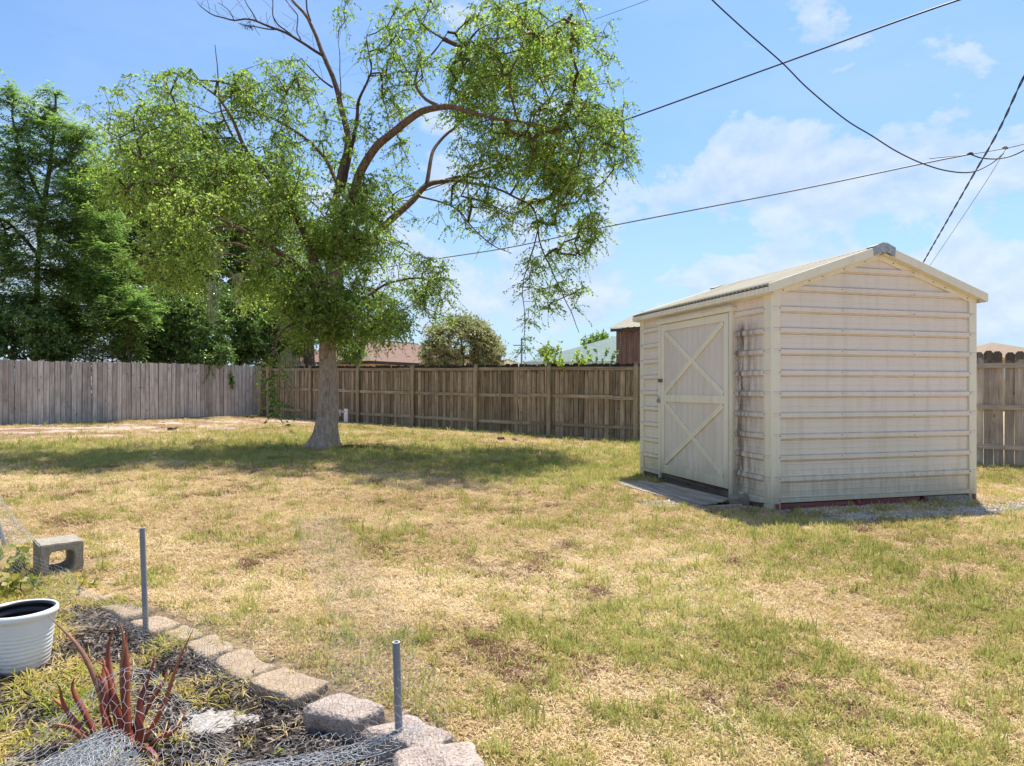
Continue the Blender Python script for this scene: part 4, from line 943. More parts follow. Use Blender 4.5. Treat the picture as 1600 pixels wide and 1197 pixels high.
# feathery tree at the far left: layered pinnate sprays
def pinnate_tree(name, label, base_px, Y, masses, limbs, seed, trunk_top, tr=.13, n_leaf=9, group=None):
    b = at(base_px, 607, Y); O = np.array((b[0], b[1], float(gz(b[0], b[1])))); t = thing(name, label, 'tree', O, 0, group); Tt = Tree(seed); k = Y / F
    top = at(trunk_top[0], trunk_top[1], Y) - O
    Tt.limb([(0, 0, -.1), (top[0] * .1, .1, top[2] * .3), (top[0] * .5, .05, top[2] * .7), top], [tr, tr * .85, tr * .6, tr * .3], .3, .03)
    for lst, r0 in limbs: Tt.limb([at(a, c, Y + d) - O for a, c, d in lst], np.linspace(r0, r0 * .3, len(lst)), .25, .03)
    T = np.concatenate([ellip(at(px, py, Y + dc) - O, (rx * k * .9, dr, ry * k * (1.35 if n > 20 else 1)), n, Tt.r, .2) for px, py, rx, ry, dc, dr, n in masses]); Tt.grow(T, .4, .05, up=.05)
    V, Fq = Tt.twig_mesh(.006, .5, tr * .6, 3); mesh_obj('twigs', V, Fq, M_DBARK, t, kind='stuff')
    r = Tt.r; C = np.repeat(Tt.P[Tt.tips], n_leaf, 0); M = len(C); a = r.random(M) * 6.283
    dd = np.stack([np.cos(a), np.sin(a), r.normal(.25, .55, M)], 1); L = .50 * (.6 + .6 * r.random(M)); nl = 8; tt = (np.arange(nl) + 1) / nl
    P = C[:, None] + dd[:, None] * (L[:, None] * tt)[..., None]; P[..., 2] -= .42 * (L[:, None] * tt ** 2)
    sd = np.stack([-np.sin(a), np.cos(a), np.zeros(M)], 1)
    Ps = []; Ds = []
    for sg in (-1, 1): Ps.append(P.reshape(-1, 3)); dl = (sd[:, None] * sg * 1.0 + dd[:, None] * .45 + r.normal(0, .12, (M, nl, 3))); dl[..., 2] -= .25; Ds.append(dl.reshape(-1, 3))
    V, Fq = leaf_quads(np.concatenate(Ps), np.concatenate(Ds), .13, .34, r, .6, .15); mesh_obj('crown', V, Fq, L_COMP, t, kind='stuff')
    for q, (Pp, rr) in enumerate(Tt.limbs): V, Fq = tube_np(Pp, rr, 8); mesh_obj('trunk' if q == 0 else 'limb', V, Fq, M_DBARK, t, smooth=True)
GB = 'trees beyond the fences'
pinnate_tree('tree', 'feathery-leaved tall tree at the far left behind the grey fence', 52, 22.3,
  [(86,145,10,3,0,.15,3),(82,167,9,3,0,.15,3),(20,144,10,3,0,.15,3),(48,165,8,3,0,.15,2),(96,205,45,12,0,.9,16),(95,235,40,22,.2,1.0,18),(55,185,24,8,0,.4,9),(20,220,28,22,0,.8,15),(135,205,18,10,-.3,.5,6),(85,275,70,30,.3,1.4,46),(20,300,40,40,0,1.2,34),
   (140,290,45,30,0,1.2,28),(95,330,80,30,0,1.6,50),(150,350,38,35,-.3,1.2,30),(30,365,55,35,-.3,1.4,38),(80,400,85,35,-.4,1.8,62),(155,410,45,30,-.4,1.2,30),(30,440,60,32,-.5,1.4,42),(100,460,70,30,-.5,1.5,44),(60,500,70,30,-.2,1.3,50),(100,520,60,30,0,1.0,40),(-40,300,60,90,0,1.6,60),(-40,430,60,70,-.4,1.5,50),(15,165,12,5,0,.3,4)],
  [([(60,370,0),(72,300,0),(80,240,0),(88,190,0),(86,145,0)],.09),([(68,320,0),(45,270,.1),(25,220,.1),(18,170,0),(22,143,0)],.06),([(80,265,0),(110,245,-.1),(132,208,-.3)],.05),([(62,360,0),(110,350,-.2),(150,330,-.3)],.06),([(60,400,0),(20,350,0),(-20,330,.1)],.07)], 21, (62, 330), group=None)
pinnate_tree('tree', 'low feathery tree with drooping sprays left of the dark shrubs', 205, 21.6, [(190,505,45,20,.2,.8,26),(170,470,50,25,0,1.0,30),(215,490,35,22,-.1,.8,20),(150,440,40,20,0,.8,18),(175,540,45,25,.3,.8,30)], [], 25, (190, 490), tr=.05)
bg_tree('tree', 'dark broad oak rising behind the left half of the yard', 'tree', 250, 31, [(230,300,90,60,0,3,170),(300,260,90,50,1,3,130),(180,350,60,60,0,2.5,110),(250,380,90,60,-1,3,170),(370,330,80,70,.5,3,150),(330,420,90,60,-1,2.5,150),(420,400,70,80,0,2.5,130),(170,430,60,50,-1,2,80),(230,460,80,50,-.5,2.4,110),(400,480,70,50,0,2.2,90),(110,500,80,50,0,2,80)],
  L_OAK, M_DBARK, .32, (260, 330), 31, per=9, length=.75, leaves=8, size=.16, width=.55, droop=.25, limbs=[([(258,400,0),(200,350,0),(150,330,.5)],.16),([(260,380,0),(320,320,.5),(370,290,.5)],.16),([(258,430,0),(330,430,-.6),(400,420,-.5)],.14)])
bg_tree('shrub', 'dark glossy-leaved shrub leaning over the left fence, widest one', 'shrub', 262, 24.0, [(250,500,65,58,0,1.3,190),(300,510,55,50,.4,1.2,150),(225,545,60,25,-.2,.9,80),(305,550,60,22,-.1,.9,70)], L_DARK, M_DBARK, .05, (262, 500), 41, per=10, length=.32, leaves=9, size=.10, width=.5, droop=.15)
bg_tree('shrub', 'dark glossy-leaved shrub behind the fence corner beside the palm', 'shrub', 372, 26.4, [(365,505,50,60,0,1.3,190),(395,530,28,40,.2,.8,70),(345,550,45,22,-.2,.9,60)], L_DARK, M_DBARK, .05, (372, 490), 43, per=10, length=.32, leaves=9, size=.105, width=.5, droop=.15)
bg_tree('shrub', 'dense green undergrowth shrub at the far left behind the fence', 'shrub', 40, 20.6, [(30,520,70,45,0,.9,120),(-40,510,50,60,0,.9,60),(90,540,28,26,.2,.6,36)], L_DARK, M_DBARK, .04, (40, 510), 45, per=12, length=.34, leaves=9, size=.10, width=.5, droop=.2)
bg_tree('shrub', 'light green sapling showing between the trunk and the brown roof', 'shrub', 548, 23.6, [(548,548,22,20,0,.5,44),(575,500,30,22,.6,.6,0)], L_COMP, M_DBARK, .03, (548, 545), 47, per=10, length=.25, leaves=8, size=.08, width=.5, droop=.1)
bg_tree('tree', 'rounded grey-green magnolia-like tree behind the brown fence', 'tree', 722, 24.5, [(722,548,66,48,0,1.5,150),(722,530,48,36,0,1.2,70),(685,560,30,22,0,.9,26),(762,558,28,22,0,.9,26)], L_MAG, M_DBARK, .09, (722, 545), 49, per=16, length=.3, leaves=9, size=.09, width=.45, droop=.05, shell=.55)
bg_tree('tree', 'small distant round tree left of the green roof', 'tree', 853, 62, [(853,552,9,9,0,1,40),(862,550,6,6,0,.5,12)], L_OAK, M_DBARK, .1, (853, 555), 51, per=4, length=.4, leaves=6, size=.22, width=.6, droop=.1, step=.8)
bg_tree('tree', 'distant treetop showing over the green roof near the red shed', 'tree', 938, 46, [(938,530,12,8,0,1,30),(925,536,10,6,0,.8,16)], L_COMP, M_DBARK, .1, (938, 540), 53, per=4, length=.4, leaves=6, size=.2, width=.6, droop=.1, step=.8)
bg_tree('shrub', 'mid green shrub behind the fence between the corner and the elm', 'shrub', 432, 27.5, [(428,530,32,42,0,1.0,110),(455,548,26,26,0,.8,50),(415,500,28,34,0,.8,60)], L_OAK, M_DBARK, .04, (432, 520), 48, per=9, length=.32, leaves=9, size=.10, width=.5, droop=.15)
# tangle of dead brown vines behind the left fence
b = at(132, 607, 21.9); O = np.array((b[0], b[1], float(gz(b[0], b[1])))); r = np.random.default_rng(5)
W = []
for i in range(260):
    p0 = np.array((r.uniform(-.9, .9), r.uniform(-.3, .5), r.uniform(.5, 2.2))); d = r.normal(0, .5, 3); d[2] = abs(d[2]) + .2; t4 = np.linspace(0, 1, 4)[:, None]; W.append(p0 + d * t4 * 1.1 - np.array((0, 0, .5)) * t4 ** 2 + np.cumsum(r.normal(0, .05, (4, 3)), 0))
V, Fq = ribbon_twigs(np.array(W), .012); o = mesh_obj('dead_vines', V, Fq, L_DEAD, loc=O); tag(o, 'tangle of dead brown vines above the left fence', 'dead vines'); 
# cabbage palm with a skirt of dead fronds
b = at(484, 607, 26.8); O = np.array((b[0], b[1], float(gz(b[0], b[1])))); palm = thing('palm_tree', 'shaggy palm with dead hanging fronds behind the fence left of the trunk', 'palm', O)
MB().tube([(0, 0, -.1), (.02, 0, 1.4), (-.05, 0, 3.0), (-.25, 0, 4.6)], (.2, .22, .2, .2), 12).build('trunk', M_DBARK, palm, smooth=True)
def frond(c, az, elv, L, fan, nseg, r, hang):
    """a costapalmate leaf: folded strips fanned from one point"""
    V = []; Fc = []; d = np.array((math.cos(az) * math.cos(elv), math.sin(az) * math.cos(elv), math.sin(elv))); s_ = np.cross(d, (0, 0, 1.0)); s_ /= np.linalg.norm(s_); st = c + d * L * .5
    w_ = .012; V += [c - s_ * w_, c + s_ * w_, st + s_ * w_, st - s_ * w_]; Fc.append((0, 1, 2, 3)); u_ = np.cross(s_, d)
    for i in range(nseg):
        a = (i / (nseg - 1) - .5) * fan; q = d * math.cos(a) + s_ * math.sin(a); l = L * .62 * (.8 + .3 * r.random()); sd = np.cross(q, u_); m1 = st + q * l * .5 - np.array((0, 0, hang * .12 * l)); e = st + q * l - np.array((0, 0, hang * l * (.4 + .3 * r.random())))
        b0 = len(V); V += [st, m1 + sd * .022, e, m1 - sd * .022]; Fc.append((b0, b0 + 1, b0 + 2, b0 + 3))
    return V, Fc
r = np.random.default_rng(17)
for z0, n, nm_, m_, e0, e1, hg in ((2.5, 10, 'dead_frond', L_DEAD, -1.3, -.6, .8), (4.4, 14, 'dead_frond', L_DEAD, -1.3, -.2, 1.0), (4.7, 14, 'frond', L_COMP, -.2, 1.2, .5)):
    for i in range(n):
        V, Fc = frond(np.array((-.25 * (z0 > 3), 0, z0)), i * 2.4 + r.normal(0, .2), r.uniform(e0, e1), r.uniform(.9, 1.5) if z0 > 3 else r.uniform(.8, 1.2), 2.2, 18, r, hg)
        o = mesh_obj(nm_, V, Fc, m_, palm)
# vines climbing over the back fence and the left fence
def weed(name, label, base, n, h, lm, seed, size=.07, cat='plant', spreadx=.12, up=True):
    r = np.random.default_rng(seed); t = thing(name, label, cat, base); Ws = []; Ps = []; Ds = []
    for i in range(n):
        p0 = np.array((r.normal(0, spreadx), r.normal(0, .04), 0)); d = np.array((r.normal(0, .25), r.normal(0, .2), 1 if up else -1)); l = h * (.5 + .6 * r.random()); t4 = np.linspace(0, 1, 5)[:, None]
        w_ = p0 + d * t4 * l + np.cumsum(r.normal(0, .015, (5, 3)), 0) * (t4 > 0); Ws.append(w_)
        for q in range(int(l / .016)): f = (.15 + .85 * r.random()) * 4; k = min(3, int(f)); Ps.append(w_[k] + (w_[k+1] - w_[k]) * (f - k)); Ds.append(r.normal(0, 1, 3) + np.array((0, -.3, .3 if up else -.6)))
    V, Fq = ribbon_twigs(np.array(Ws)[:, :4], .004); mesh_obj('stem', V, Fq, M_TWIG, t, kind='stuff'); V, Fq = leaf_quads(np.array(Ps), np.array(Ds), size, .7, r); mesh_obj('leaves', V, Fq, lm, t, kind='stuff'); return t
for i, (px, n, h, lab) in enumerate(((849, 4, .32, 'small yellow-green sprout over the brown fence, leftmost of the sprouts'), (861, 6, .62, 'tallest yellow-green sprout over the brown fence'), (885, 5, .42, 'thin yellow-green sprout between two others over the brown fence'), (905, 7, .36, 'bushy yellow-green sprout over the brown fence nearest the red shed'), (930, 4, .75, 'tall leafy green vine over the fence just left of the red shed'))):
    k = (px - 800) / F; q = (2.943 - k * 16.1) / (1.961 + k * 1.46); p = BF0 + BD * q * SP - BN * .12; p = np.array((p[0] * 1.0, p[1]))
    weed('fence_sprout', lab, (p[0], p[1], 1.72), n, h, L_WEED if i < 4 else L_COMP, 60 + i, group := .075) if False else weed('fence_sprout', lab, (p[0], p[1], 1.72), n, h + .1, L_WEED if i < 4 else L_COMP, 60 + i, .075)['group'] if False else tag(weed('fence_sprout', lab, (p[0], p[1], 1.72), n, h + .1, L_WEED if i < 4 else L_COMP, 60 + i, .075), lab, 'plant', 'sprouts growing over the back fence')
q = LF0 + LD * 1.15 + np.array((.802, -.597)) * .07; weed('climbing_vine', 'dark leafy vine hanging on the left fence near the corner', (q[0], q[1], float(gz(*q)) + 1.62), 7, .75, L_DARK, 71, .08, up=False)
q = LF0 + LD * 2.1 + np.array((.802, -.597)) * .07; weed('climbing_vine', 'thin trailing vine on the left fence below the shrubs', (q[0], q[1], float(gz(*q)) + 1.85), 3, .75, L_DARK, 73, .06, up=False)
# white pipe stand with a grey spigot box at the back fence
b = BF0 + BD * 4.06 * SP + BN * .42; O = (b[0], b[1], float(gz(*b))); pipe = thing('pipe_stand', 'white pipe stub with grey spigot box before the fence', 'pipe', O)
MB().box((-.06, -.045, -.05), (.06, .045, .46)).build('casing', mat('white_plastic', lambda t, b, o: (.78, .77, .74), .4, .4), pipe, bevel=.012, seg=2)
mb = MB().tube([(-.02, 0, .36), (-.17, 0, .36)], .05, 10); mb.box((-.22, -.05, .30), (-.14, .05, .43)); mb.tube([(-.18, 0, .33), (-.18, 0, .22)], .03, 8); mb.build('spigot', M_GALV, pipe, bevel=.006)

# ------------------------------------------------------------------ neighbouring buildings
def shingle(c1, c2, c3, sc=1.0):
    def fn(t, b, o):
        P = objc(t); br = t.new('ShaderNodeTexBrick'); br.inputs['Scale'].default_value = sc; br.inputs['Color1'].default_value = (*c1, 1); br.inputs['Color2'].default_value = (*c2, 1); br.inputs['Mortar'].default_value = (*c3, 1)
        br.inputs['Mortar Size'].default_value = .012; br.inputs['Brick Width'].default_value = .34; br.inputs['Row Height'].default_value = .15; br.offset = .5
        t.link(t.mapping(P, (1, 3.2, 1)), br.inputs['Vector']); return t.mix(t.ramp(t.noise(P, 3, 6, .7), [(.35, 0.0), (.65, .6)]), br.outputs[0], c3)
    return fn
M_RBROWN = mat('brown_roof_shingles', shingle((.27, .175, .135), (.22, .14, .11), (.16, .10, .08)), .9, .1)
M_RGREEN = mat('grey_green_roof_shingles', shingle((.20, .26, .24), (.27, .31, .28), (.15, .20, .18)), .9, .1)
M_RTAN = mat('tan_roof_shingles', shingle((.34, .26, .19), (.30, .22, .16), (.24, .17, .12)), .9, .1)
M_STUCCO = mat('tan_stucco', lambda t, b, o: t.mix(t.noise(objc(t), 3, 4), (.50, .38, .22), (.58, .46, .30)), .9, .1)
M_FASCIA = mat('dark_fascia', lambda t, b, o: (.04, .032, .03), .6, .2)
M_WFASCIA = mat('pale_fascia', lambda t, b, o: (.55, .62, .62), .5, .3)
M_GLASS = mat('dark_window_glass', lambda t, b, o: (.03, .04, .05), .1, .5)
def hip_house(label, x0, y0, L, Dp, ze, rise, rot, rm, fm, inset=None, zb=.25):
    h = thing('house', label, 'house', (x0, y0, zb), rot); ins = Dp / 2 if inset is None else inset; e = .45; ze -= zb
    MB().box((e, e, -.3), (L - e, Dp - e, ze - .12)).build('wall', M_STUCCO, h)
    V = [(0, 0, ze), (L, 0, ze), (L, Dp, ze), (0, Dp, ze), (ins, Dp / 2, ze + rise), (L - ins, Dp / 2, ze + rise)]
    roof = mesh_obj('roof', V, [(0, 1, 5, 4), (1, 2, 5), (2, 3, 4, 5), (3, 0, 4), (3, 2, 1, 0)], rm, h)
    mb = MB(); c = .02
    mb.box((-c, -c - .02, ze - .17), (L + c, -.001, ze + .015)); mb.box((-c, Dp + .001, ze - .17), (L + c, Dp + c + .02, ze + .015)); mb.box((-c - .02, -c, ze - .17), (-.001, Dp + c, ze + .015)); mb.box((L + .001, -c, ze - .17), (L + c + .02, Dp + c, ze + .015))
    mb.build('fascia', fm, h)
    ridge = MB().tube([(ins, Dp / 2, ze + rise + .01), (L - ins, Dp / 2, ze + rise + .01)], .06, 6).build('ridge', rm, roof)
    wn = MB().box((L * .3, e - .04, ze - 1.4), (L * .3 + 1.2, e - .003, ze - .4)).build('window', M_WFASCIA, h)
    MB().box((L * .3 + .08, e - .055, ze - 1.32), (L * .3 + 1.12, e - .041, ze - .48)).build('pane', M_GLASS, wn)
    return h
hip_house('house with brown shingle hip roof and tan wall behind the fence', -8.35, 40.2, 16, 10, 2.92, 1.75, R(60), M_RBROWN, M_FASCIA, zb=.36)
hip_house('house with grey-green shingle roof left of the red shed', .52, 29.0, 15, 9, 2.42, 2.3, R(-8), M_RGREEN, M_WFASCIA, inset=7.2, zb=.2)
hip_house('tan-roofed house peeping over the fence at the far right', 29.9, 44, 7.0, 7.0, 3.3, 1.2, R(0), M_RTAN, M_STUCCO, zb=.1)
hip_house('distant low house with pinkish roof right of the round tree', -3.2, 66, 5.5, 6, 3.25, .95, R(0), M_RTAN, M_STUCCO, zb=.3)
# red board shed with a pale metal roof
rs = thing('board_shed', 'red-brown board shed with pale metal roof behind the brown fence', 'shed', (2.83, 18.5, float(gz(2.83, 18.5))), math.atan2(-.597, .802))
RL, RD, REZ, RRZ = 3.4, 3.6, 2.80, 3.42
for i in range(int(RL / .155)): MB().box((.0 + i * .155, 0, 0), (.148 + i * .155, .02 + .004 * (i % 2), REZ)).build('board', M_REDSHED, rs)
for i in range(int(RD / .155)): MB().box((0 + .004 * (i % 2) - .022, .03 + i * .155, 0), (-.002, .178 + i * .155, REZ + min(i * .155, RD - i * .155 - .1) * .33)).build('board', M_REDSHED, rs)
MB().box((.0, .03, 0), (RL, RD, REZ - .02)).build('core_wall', M_REDSHED, rs)
V = []; Fc = []; n = 120
for sd in (0, 1):
    b0 = len(V)
    for i in range(n + 1):
        xx = -.14 + (RL + .28) * i / n; wv = .018 if i % 6 == 0 else 0
        V += [(xx, (-.14 if sd == 0 else RD + .14), REZ + .06 + wv), (xx, RD / 2, RRZ + .06 + wv)]
    for i in range(n): Fc.append((b0 + 2*i, b0 + 2*i + 2, b0 + 2*i + 3, b0 + 2*i + 1))
o = mesh_obj('roof', V, Fc, M_ROOFM, rs); md = o.modifiers.new('s', 'SOLIDIFY'); md.thickness = .01
MB().box((-.12, -.12, REZ - .03), (RL + .1, -.085, REZ + .045)).build('fascia', M_DARKBOARD, rs)
# distant utility pole with arms
p = at(815, 560, 60); up_ = thing('utility_pole', 'thin distant utility pole rising between treetop and round tree', 'pole', (p[0], p[1], .3))
M_POLE = mat('grey_pole', lambda t, b, o: (.25, .25, .26), .7, .2)
MB().tube([(0, 0, -.2), (0, 0, 5.4)], (.10, .07), 8).build('post', M_POLE, up_); MB().box((-.75, -.05, 4.75), (.3, .05, 4.83)).build('crossarm', M_POLE, up_); MB().box((-.5, -.05, 4.1), (.25, .05, 4.16)).build('crossarm', M_POLE, up_)
MB().tube([(-.35, 0, 2.1), (-.35, 0, 2.9)], .16, 8).build('transformer', M_POLE, up_)

# ------------------------------------------------------------------ overhead wires
M_WIRE = mat('black_cable', lambda t, b, o: (.02, .02, .022), .5, .3); M_WIREG = mat('grey_cable', lambda t, b, o: (.16, .17, .19), .5, .3)
def spline(P, n=14):
    P = np.asarray(P, float); P = np.r_[[2 * P[0] - P[1]], P, [2 * P[-1] - P[-2]]]; out = []
    for i in range(1, len(P) - 2):
        for t_ in np.linspace(0, 1, n, endpoint=False): out.append(.5 * ((2*P[i]) + (-P[i-1] + P[i+1]) * t_ + (2*P[i-1] - 5*P[i] + 4*P[i+1] - P[i+2]) * t_**2 + (-P[i-1] + 3*P[i] - 3*P[i+1] + P[i+2]) * t_**3))
    out.append(P[-2]); return np.array(out)
def cable(label, pts, rad, m, twist=0, cat='cable'):
    P = spline([at(*p) for p in pts]); O = P[0].copy(); P = P - O
    t = thing('cable', label, cat, O)
    if not twist: V, Fq = tube_np(P, rad, 6); mesh_obj('wire', V, Fq, m, t, smooth=True)
    else:
        Q = resample(P, .06); ph = np.arange(len(Q)) * .06 * twist
        for k in (0, 1):
            off = np.stack([np.cos(ph + k * math.pi), 0 * ph, np.sin(ph + k * math.pi)], 1) * rad * 1.15; V, Fq = tube_np(Q + off, rad, 5); mesh_obj('wire', V, Fq, m, t, smooth=True)
    return t
cable('thick black cable sloping across the whole sky above the shed', [(1760, -78, 10.5), (1495, 1, 12), (1220, 100, 14), (990, 183, 16), (840, 236, 18), (700, 285, 20.5), (560, 335, 24)], .0165, M_WIRE)
cable('long cable running from the junction down through the tree crown', [(1516, 241, 14), (1440, 256, 14.4), (1250, 296, 15.4), (1100, 325, 16.4), (945, 355, 17.8), (800, 386, 19.4), (680, 405, 21), (560, 425, 24)], .0155, M_WIREG)
cable('wavy black cable dipping from the top of the sky to the junction', [(1090, -26, 11), (1114, 1, 11.2), (1165, 48, 11.6), (1222, 98, 12), (1262, 138, 12.4), (1320, 186, 12.8), (1362, 212, 13.1), (1400, 236, 13.4), (1440, 255, 13.7), (1480, 267, 13.9), (1518, 269, 14), (1548, 256, 14), (1568, 240, 14)], .0125, M_WIRE)
cable('short looped cable at the junction near the right edge', [(1516, 241, 14), (1534, 247, 14), (1560, 248, 13.9), (1590, 240, 13.7), (1640, 212, 13.2)], .012, M_WIRE)
cable('taut short messenger wire crossing at the right edge', [(1452, 248, 14.6), (1516, 241, 14), (1570, 232, 13.7), (1605, 224, 13.4), (1680, 205, 13)], .008, M_WIRE)
cable('twisted black cable dropping steeply behind the shed roof', [(1660, 10, 9), (1601, 118, 10), (1560, 205, 11.5), (1520, 275, 13), (1480, 345, 15), (1445, 406, 17.5), (1420, 450, 20)], .0095, M_WIRE, 7)
cable('thin grey wire dropping beside the twisted cable', [(1572, 232, 13.8), (1540, 285, 14.8), (1490, 360, 16.5), (1455, 412, 18.5), (1430, 450, 20)], .006, M_WIREG)
cable('thin grey wire at the top edge right of the tree crown', [(1060, -20, 13), (1010, 1, 13.8), (975, 14, 14.6), (930, 30, 15.6)], .006, M_WIREG)
for px, py, Y, lab in ((1516, 241, 14, 'small dark cable clamp where two cables meet'), (1570, 232, 13.75, 'small dark clamp on the cable nearest the right edge')):
    p = at(px, py, Y); o = MB().tube([(-.06, 0, 0), (-.02, 0, .012), (.03, 0, .012), (.07, 0, 0)], (.012, .03, .03, .012), 8).build('cable_clamp', M_WIRE, loc=p); tag(o, lab, 'clamp')
# ------------------------------------------------------------------ planting bed in the foreground
def stone_mat(name, a, b_, c, speck):
    def fn(t, b, o):
        P = objc(t); oi = t.new('ShaderNodeObjectInfo').outputs['Random']; n = t.noise(P, 18, 6, .7); f = t.noise(P, 110, 3, .75); v = t.new('ShaderNodeTexVoronoi'); v.inputs['Scale'].default_value = 85; t.link(P, v.inputs['Vector'])
        col = t.mix(t.ramp(n, [(.35, 0.0), (.65, 1.0)]), a, b_); col = t.mix(t.math('MULTIPLY', t.ramp(f, [(.52, 0.0), (.62, 1.0)]), speck), col, c)
        sv = t.new('ShaderNodeVectorMath', operation='SCALE'); t.link(col, sv.inputs[0]); t.link(t.math('ADD', .85, t.math('MULTIPLY', oi, .3)), sv.inputs['Scale'])
        bumpn(t, b, t.math('ADD', t.math('MULTIPLY', v.outputs['Distance'], .7), f), .8, .008); return sv.outputs[0]
    return mat(name, fn, .9, .1)
M_STONE = stone_mat('tan_edging_stone', (.34, .245, .165), (.47, .36, .25), (.20, .145, .10), .5)
M_STONEP = stone_mat('pinkish_rough_stone', (.32, .25, .21), (.48, .39, .33), (.13, .10, .085), .8)
M_CONC = stone_mat('weathered_concrete', (.28, .245, .195), (.42, .37, .30), (.17, .15, .12), .6)
def rough_block(name, L, W, Hh, m, seed, taper=.12, parent=None, sub=3, amp=.008):
    """trapezoid block with chipped, uneven faces"""
    r = np.random.default_rng(seed); bm = bmesh.new()
    bmesh.ops.create_cube(bm, size=2.0); bmesh.ops.subdivide_edges(bm, edges=list(bm.edges), cuts=9 if sub == 3 else 4, use_grid_fill=True)
    hs = np.array((L, W, Hh)) / 2; rad = min(.022, Hh * .25)
    for v in bm.verts:
        p = np.array(v.co); p = np.sign(p) * (1 - (1 - np.abs(p)) ** 1.5) * hs; q = np.clip(p, -(hs - rad), hs - rad); d = p - q; l = np.linalg.norm(d)
        if l > 1e-9: p = q + d / l * min(rad, max(l, rad))
        p[0] *= 1 - taper * (p[1] / W + .5) - .12 * taper * math.sin(p[1] * 40 + seed); p[1] += .10 * W * math.sin(p[0] / L * 3 + seed) ; p[0] += .25 * taper * p[1] * math.sin(seed * 1.7)
        v.co = p
    for v in bm.verts:
        x, y, z = v.co; k = amp * 2
        v.co += Vector((float(fbm(y + x * .3, z, 22, 3, seed) - .5) * k * 1.8, float(fbm(x, z + y * .4, 20, 3, seed + 9) - .5) * k * 2.2, float(fbm(x, y, 18, 4, seed + 21) - .5) * k * 1.6))
    me = bpy.data.meshes.new(name); bm.to_mesh(me); bm.free(); me.materials.append(m)
    for p in me.polygons: p.use_smooth = True
    o = bpy.data.objects.new(name, me); COL.objects.link(o)
    if parent: o.parent = parent
    return o
sl_ = [  # px, py of the top centre, length along the row, width, material, height of top, label
 (150, 928, .36, .17, M_STONE, .062, 'brown flat edging stone touching the grey concrete block'),
 (196, 953, .33, .17, M_STONE, .06, 'brown edging stone, second from the concrete block'),
 (240, 975, .30, .18, M_STONE, .058, 'tan edging stone just behind the middle grey stake'),
 (283, 990, .26, .17, M_STONE, .045, 'tan edging stone to the right of the middle grey stake'),
 (330, 1009, .30, .18, M_STONE, .05, 'sun-bleached tan edging stone above the gap with rubble'),
 (384, 1036, .30, .20, M_STONE, .05, 'long pale tan edging stone before the squarish one'),
 (453, 1065, .30, .22, M_STONE, .06, 'squarish smooth yellow-tan edging stone'),
 (538, 1104, .27, .20, M_STONEP, .09, 'pinkish rough edging stone raised beside the squarish one'),
 (640, 1146, .28, .20, M_STONEP, .10, 'pinkish rough edging stone behind the nearest grey stake'),
 (672, 1196, .28, .20, M_STONEP, .11, 'cream pitted edging stone at the bottom edge of the photo')]
for i, (px, py, L, W, m, zt, lab) in enumerate(sl_):
    Y = (H - zt) * F / (py - HOR); x = (px - 800) / F * Y
    if i == 9: x, Y, = -.235, 2.19
    nxt = sl_[min(i + 1, 8)]; prv = sl_[max(i - 1, 0)]
    Ya, Yb = (H - .05) * F / (prv[1] - HOR), (H - .05) * F / (nxt[1] - HOR); xa, xb = (prv[0] - 800) / F * Ya, (nxt[0] - 800) / F * Yb
    ang = math.atan2(Yb - Ya, xb - xa) + random.uniform(-.08, .08) + (0.3 if i == 9 else 0)
    o = rough_block('edging_stone', L * 1.0, W * .86, .12, m, 100 + i, .10, amp=.006 if m is M_STONE else .011); z0 = float(gz(x, Y))
    o.location = (x, Y, zt - .050); o.rotation_euler = (random.uniform(-.06, .06), random.uniform(-.05, .05), ang); tag(o, lab, 'edging stone', 'edging stones round the bed')
for k, (px, py, s_) in enumerate(((322, 1028, .06), (306, 1014, .05), (330, 1018, .04))):
    Y = (H - .03) * F / (py - HOR); o = rough_block('rubble_chunk', s_ * 1.5, s_, s_, M_CONC, 140 + k, .3, sub=1, amp=.01); o.location = ((px - 800) / F * Y, Y, .02); o.rotation_euler = (.3, .2, k * 1.3)
    tag(o, ('pale chunk of broken stone beside the row of edging stones', 'small broken stone nearest the middle grey stake', 'smallest pale rubble piece under the bleached stone')[k], 'rubble', 'rubble beside the edging')
# concrete block on its side
blk = thing('concrete_block', 'grey hollow concrete block standing on the left end of the edging', 'concrete block', (-3.07, 4.44, float(gz(-3.1, 4.5)) - .005), R(43))
bw, bh, bd, th = .245, .235, .28, .052
bm = bmesh.new(); ring_o = [(0, 0), (bw, 0), (bw, bh), (0, bh)]; 
def hole_pts(): 
    a = []; x0, x1, z0, z1, c = th, bw - th, th, bh - th, .03
    for cx_, cz_, a0 in ((x1 - c, z0 + c, -90), (x1 - c, z1 - c, 0), (x0 + c, z1 - c, 90), (x0 + c, z0 + c, 180)):
        for q in range(4): an = R(a0 + q * 30); a.append((cx_ + c * math.cos(an), cz_ + c * math.sin(an)))
    return a
hp = hole_pts(); outer = []
for (hx, hz) in hp:   # matching outer points on the square rim
    dx, dz = hx - bw / 2, hz - bh / 2; k = min(bw / 2 / abs(dx) if dx else 9, bh / 2 / abs(dz) if dz else 9); outer.append((bw / 2 + dx * k, bh / 2 + dz * k))
for ci, (cx_, cz_) in ((1, (bw, 0)), (5, (bw, bh)), (9, (0, bh)), (13, (0, 0))): outer[ci] = (cx_, cz_); 
n = len(hp); V = [(x, 0, z) for x, z in outer] + [(x, 0, z) for x, z in hp] + [(x, bd, z) for x, z in outer] + [(x, bd, z) for x, z in hp]; Fc = []
for i in range(n):
    j = (i + 1) % n; Fc += [(i, j, n + j, n + i), (2*n + j, 2*n + i, 3*n + i, 3*n + j), (j, i, 2*n + i, 2*n + j), (n + i, n + j, 3*n + j, 3*n + i)]
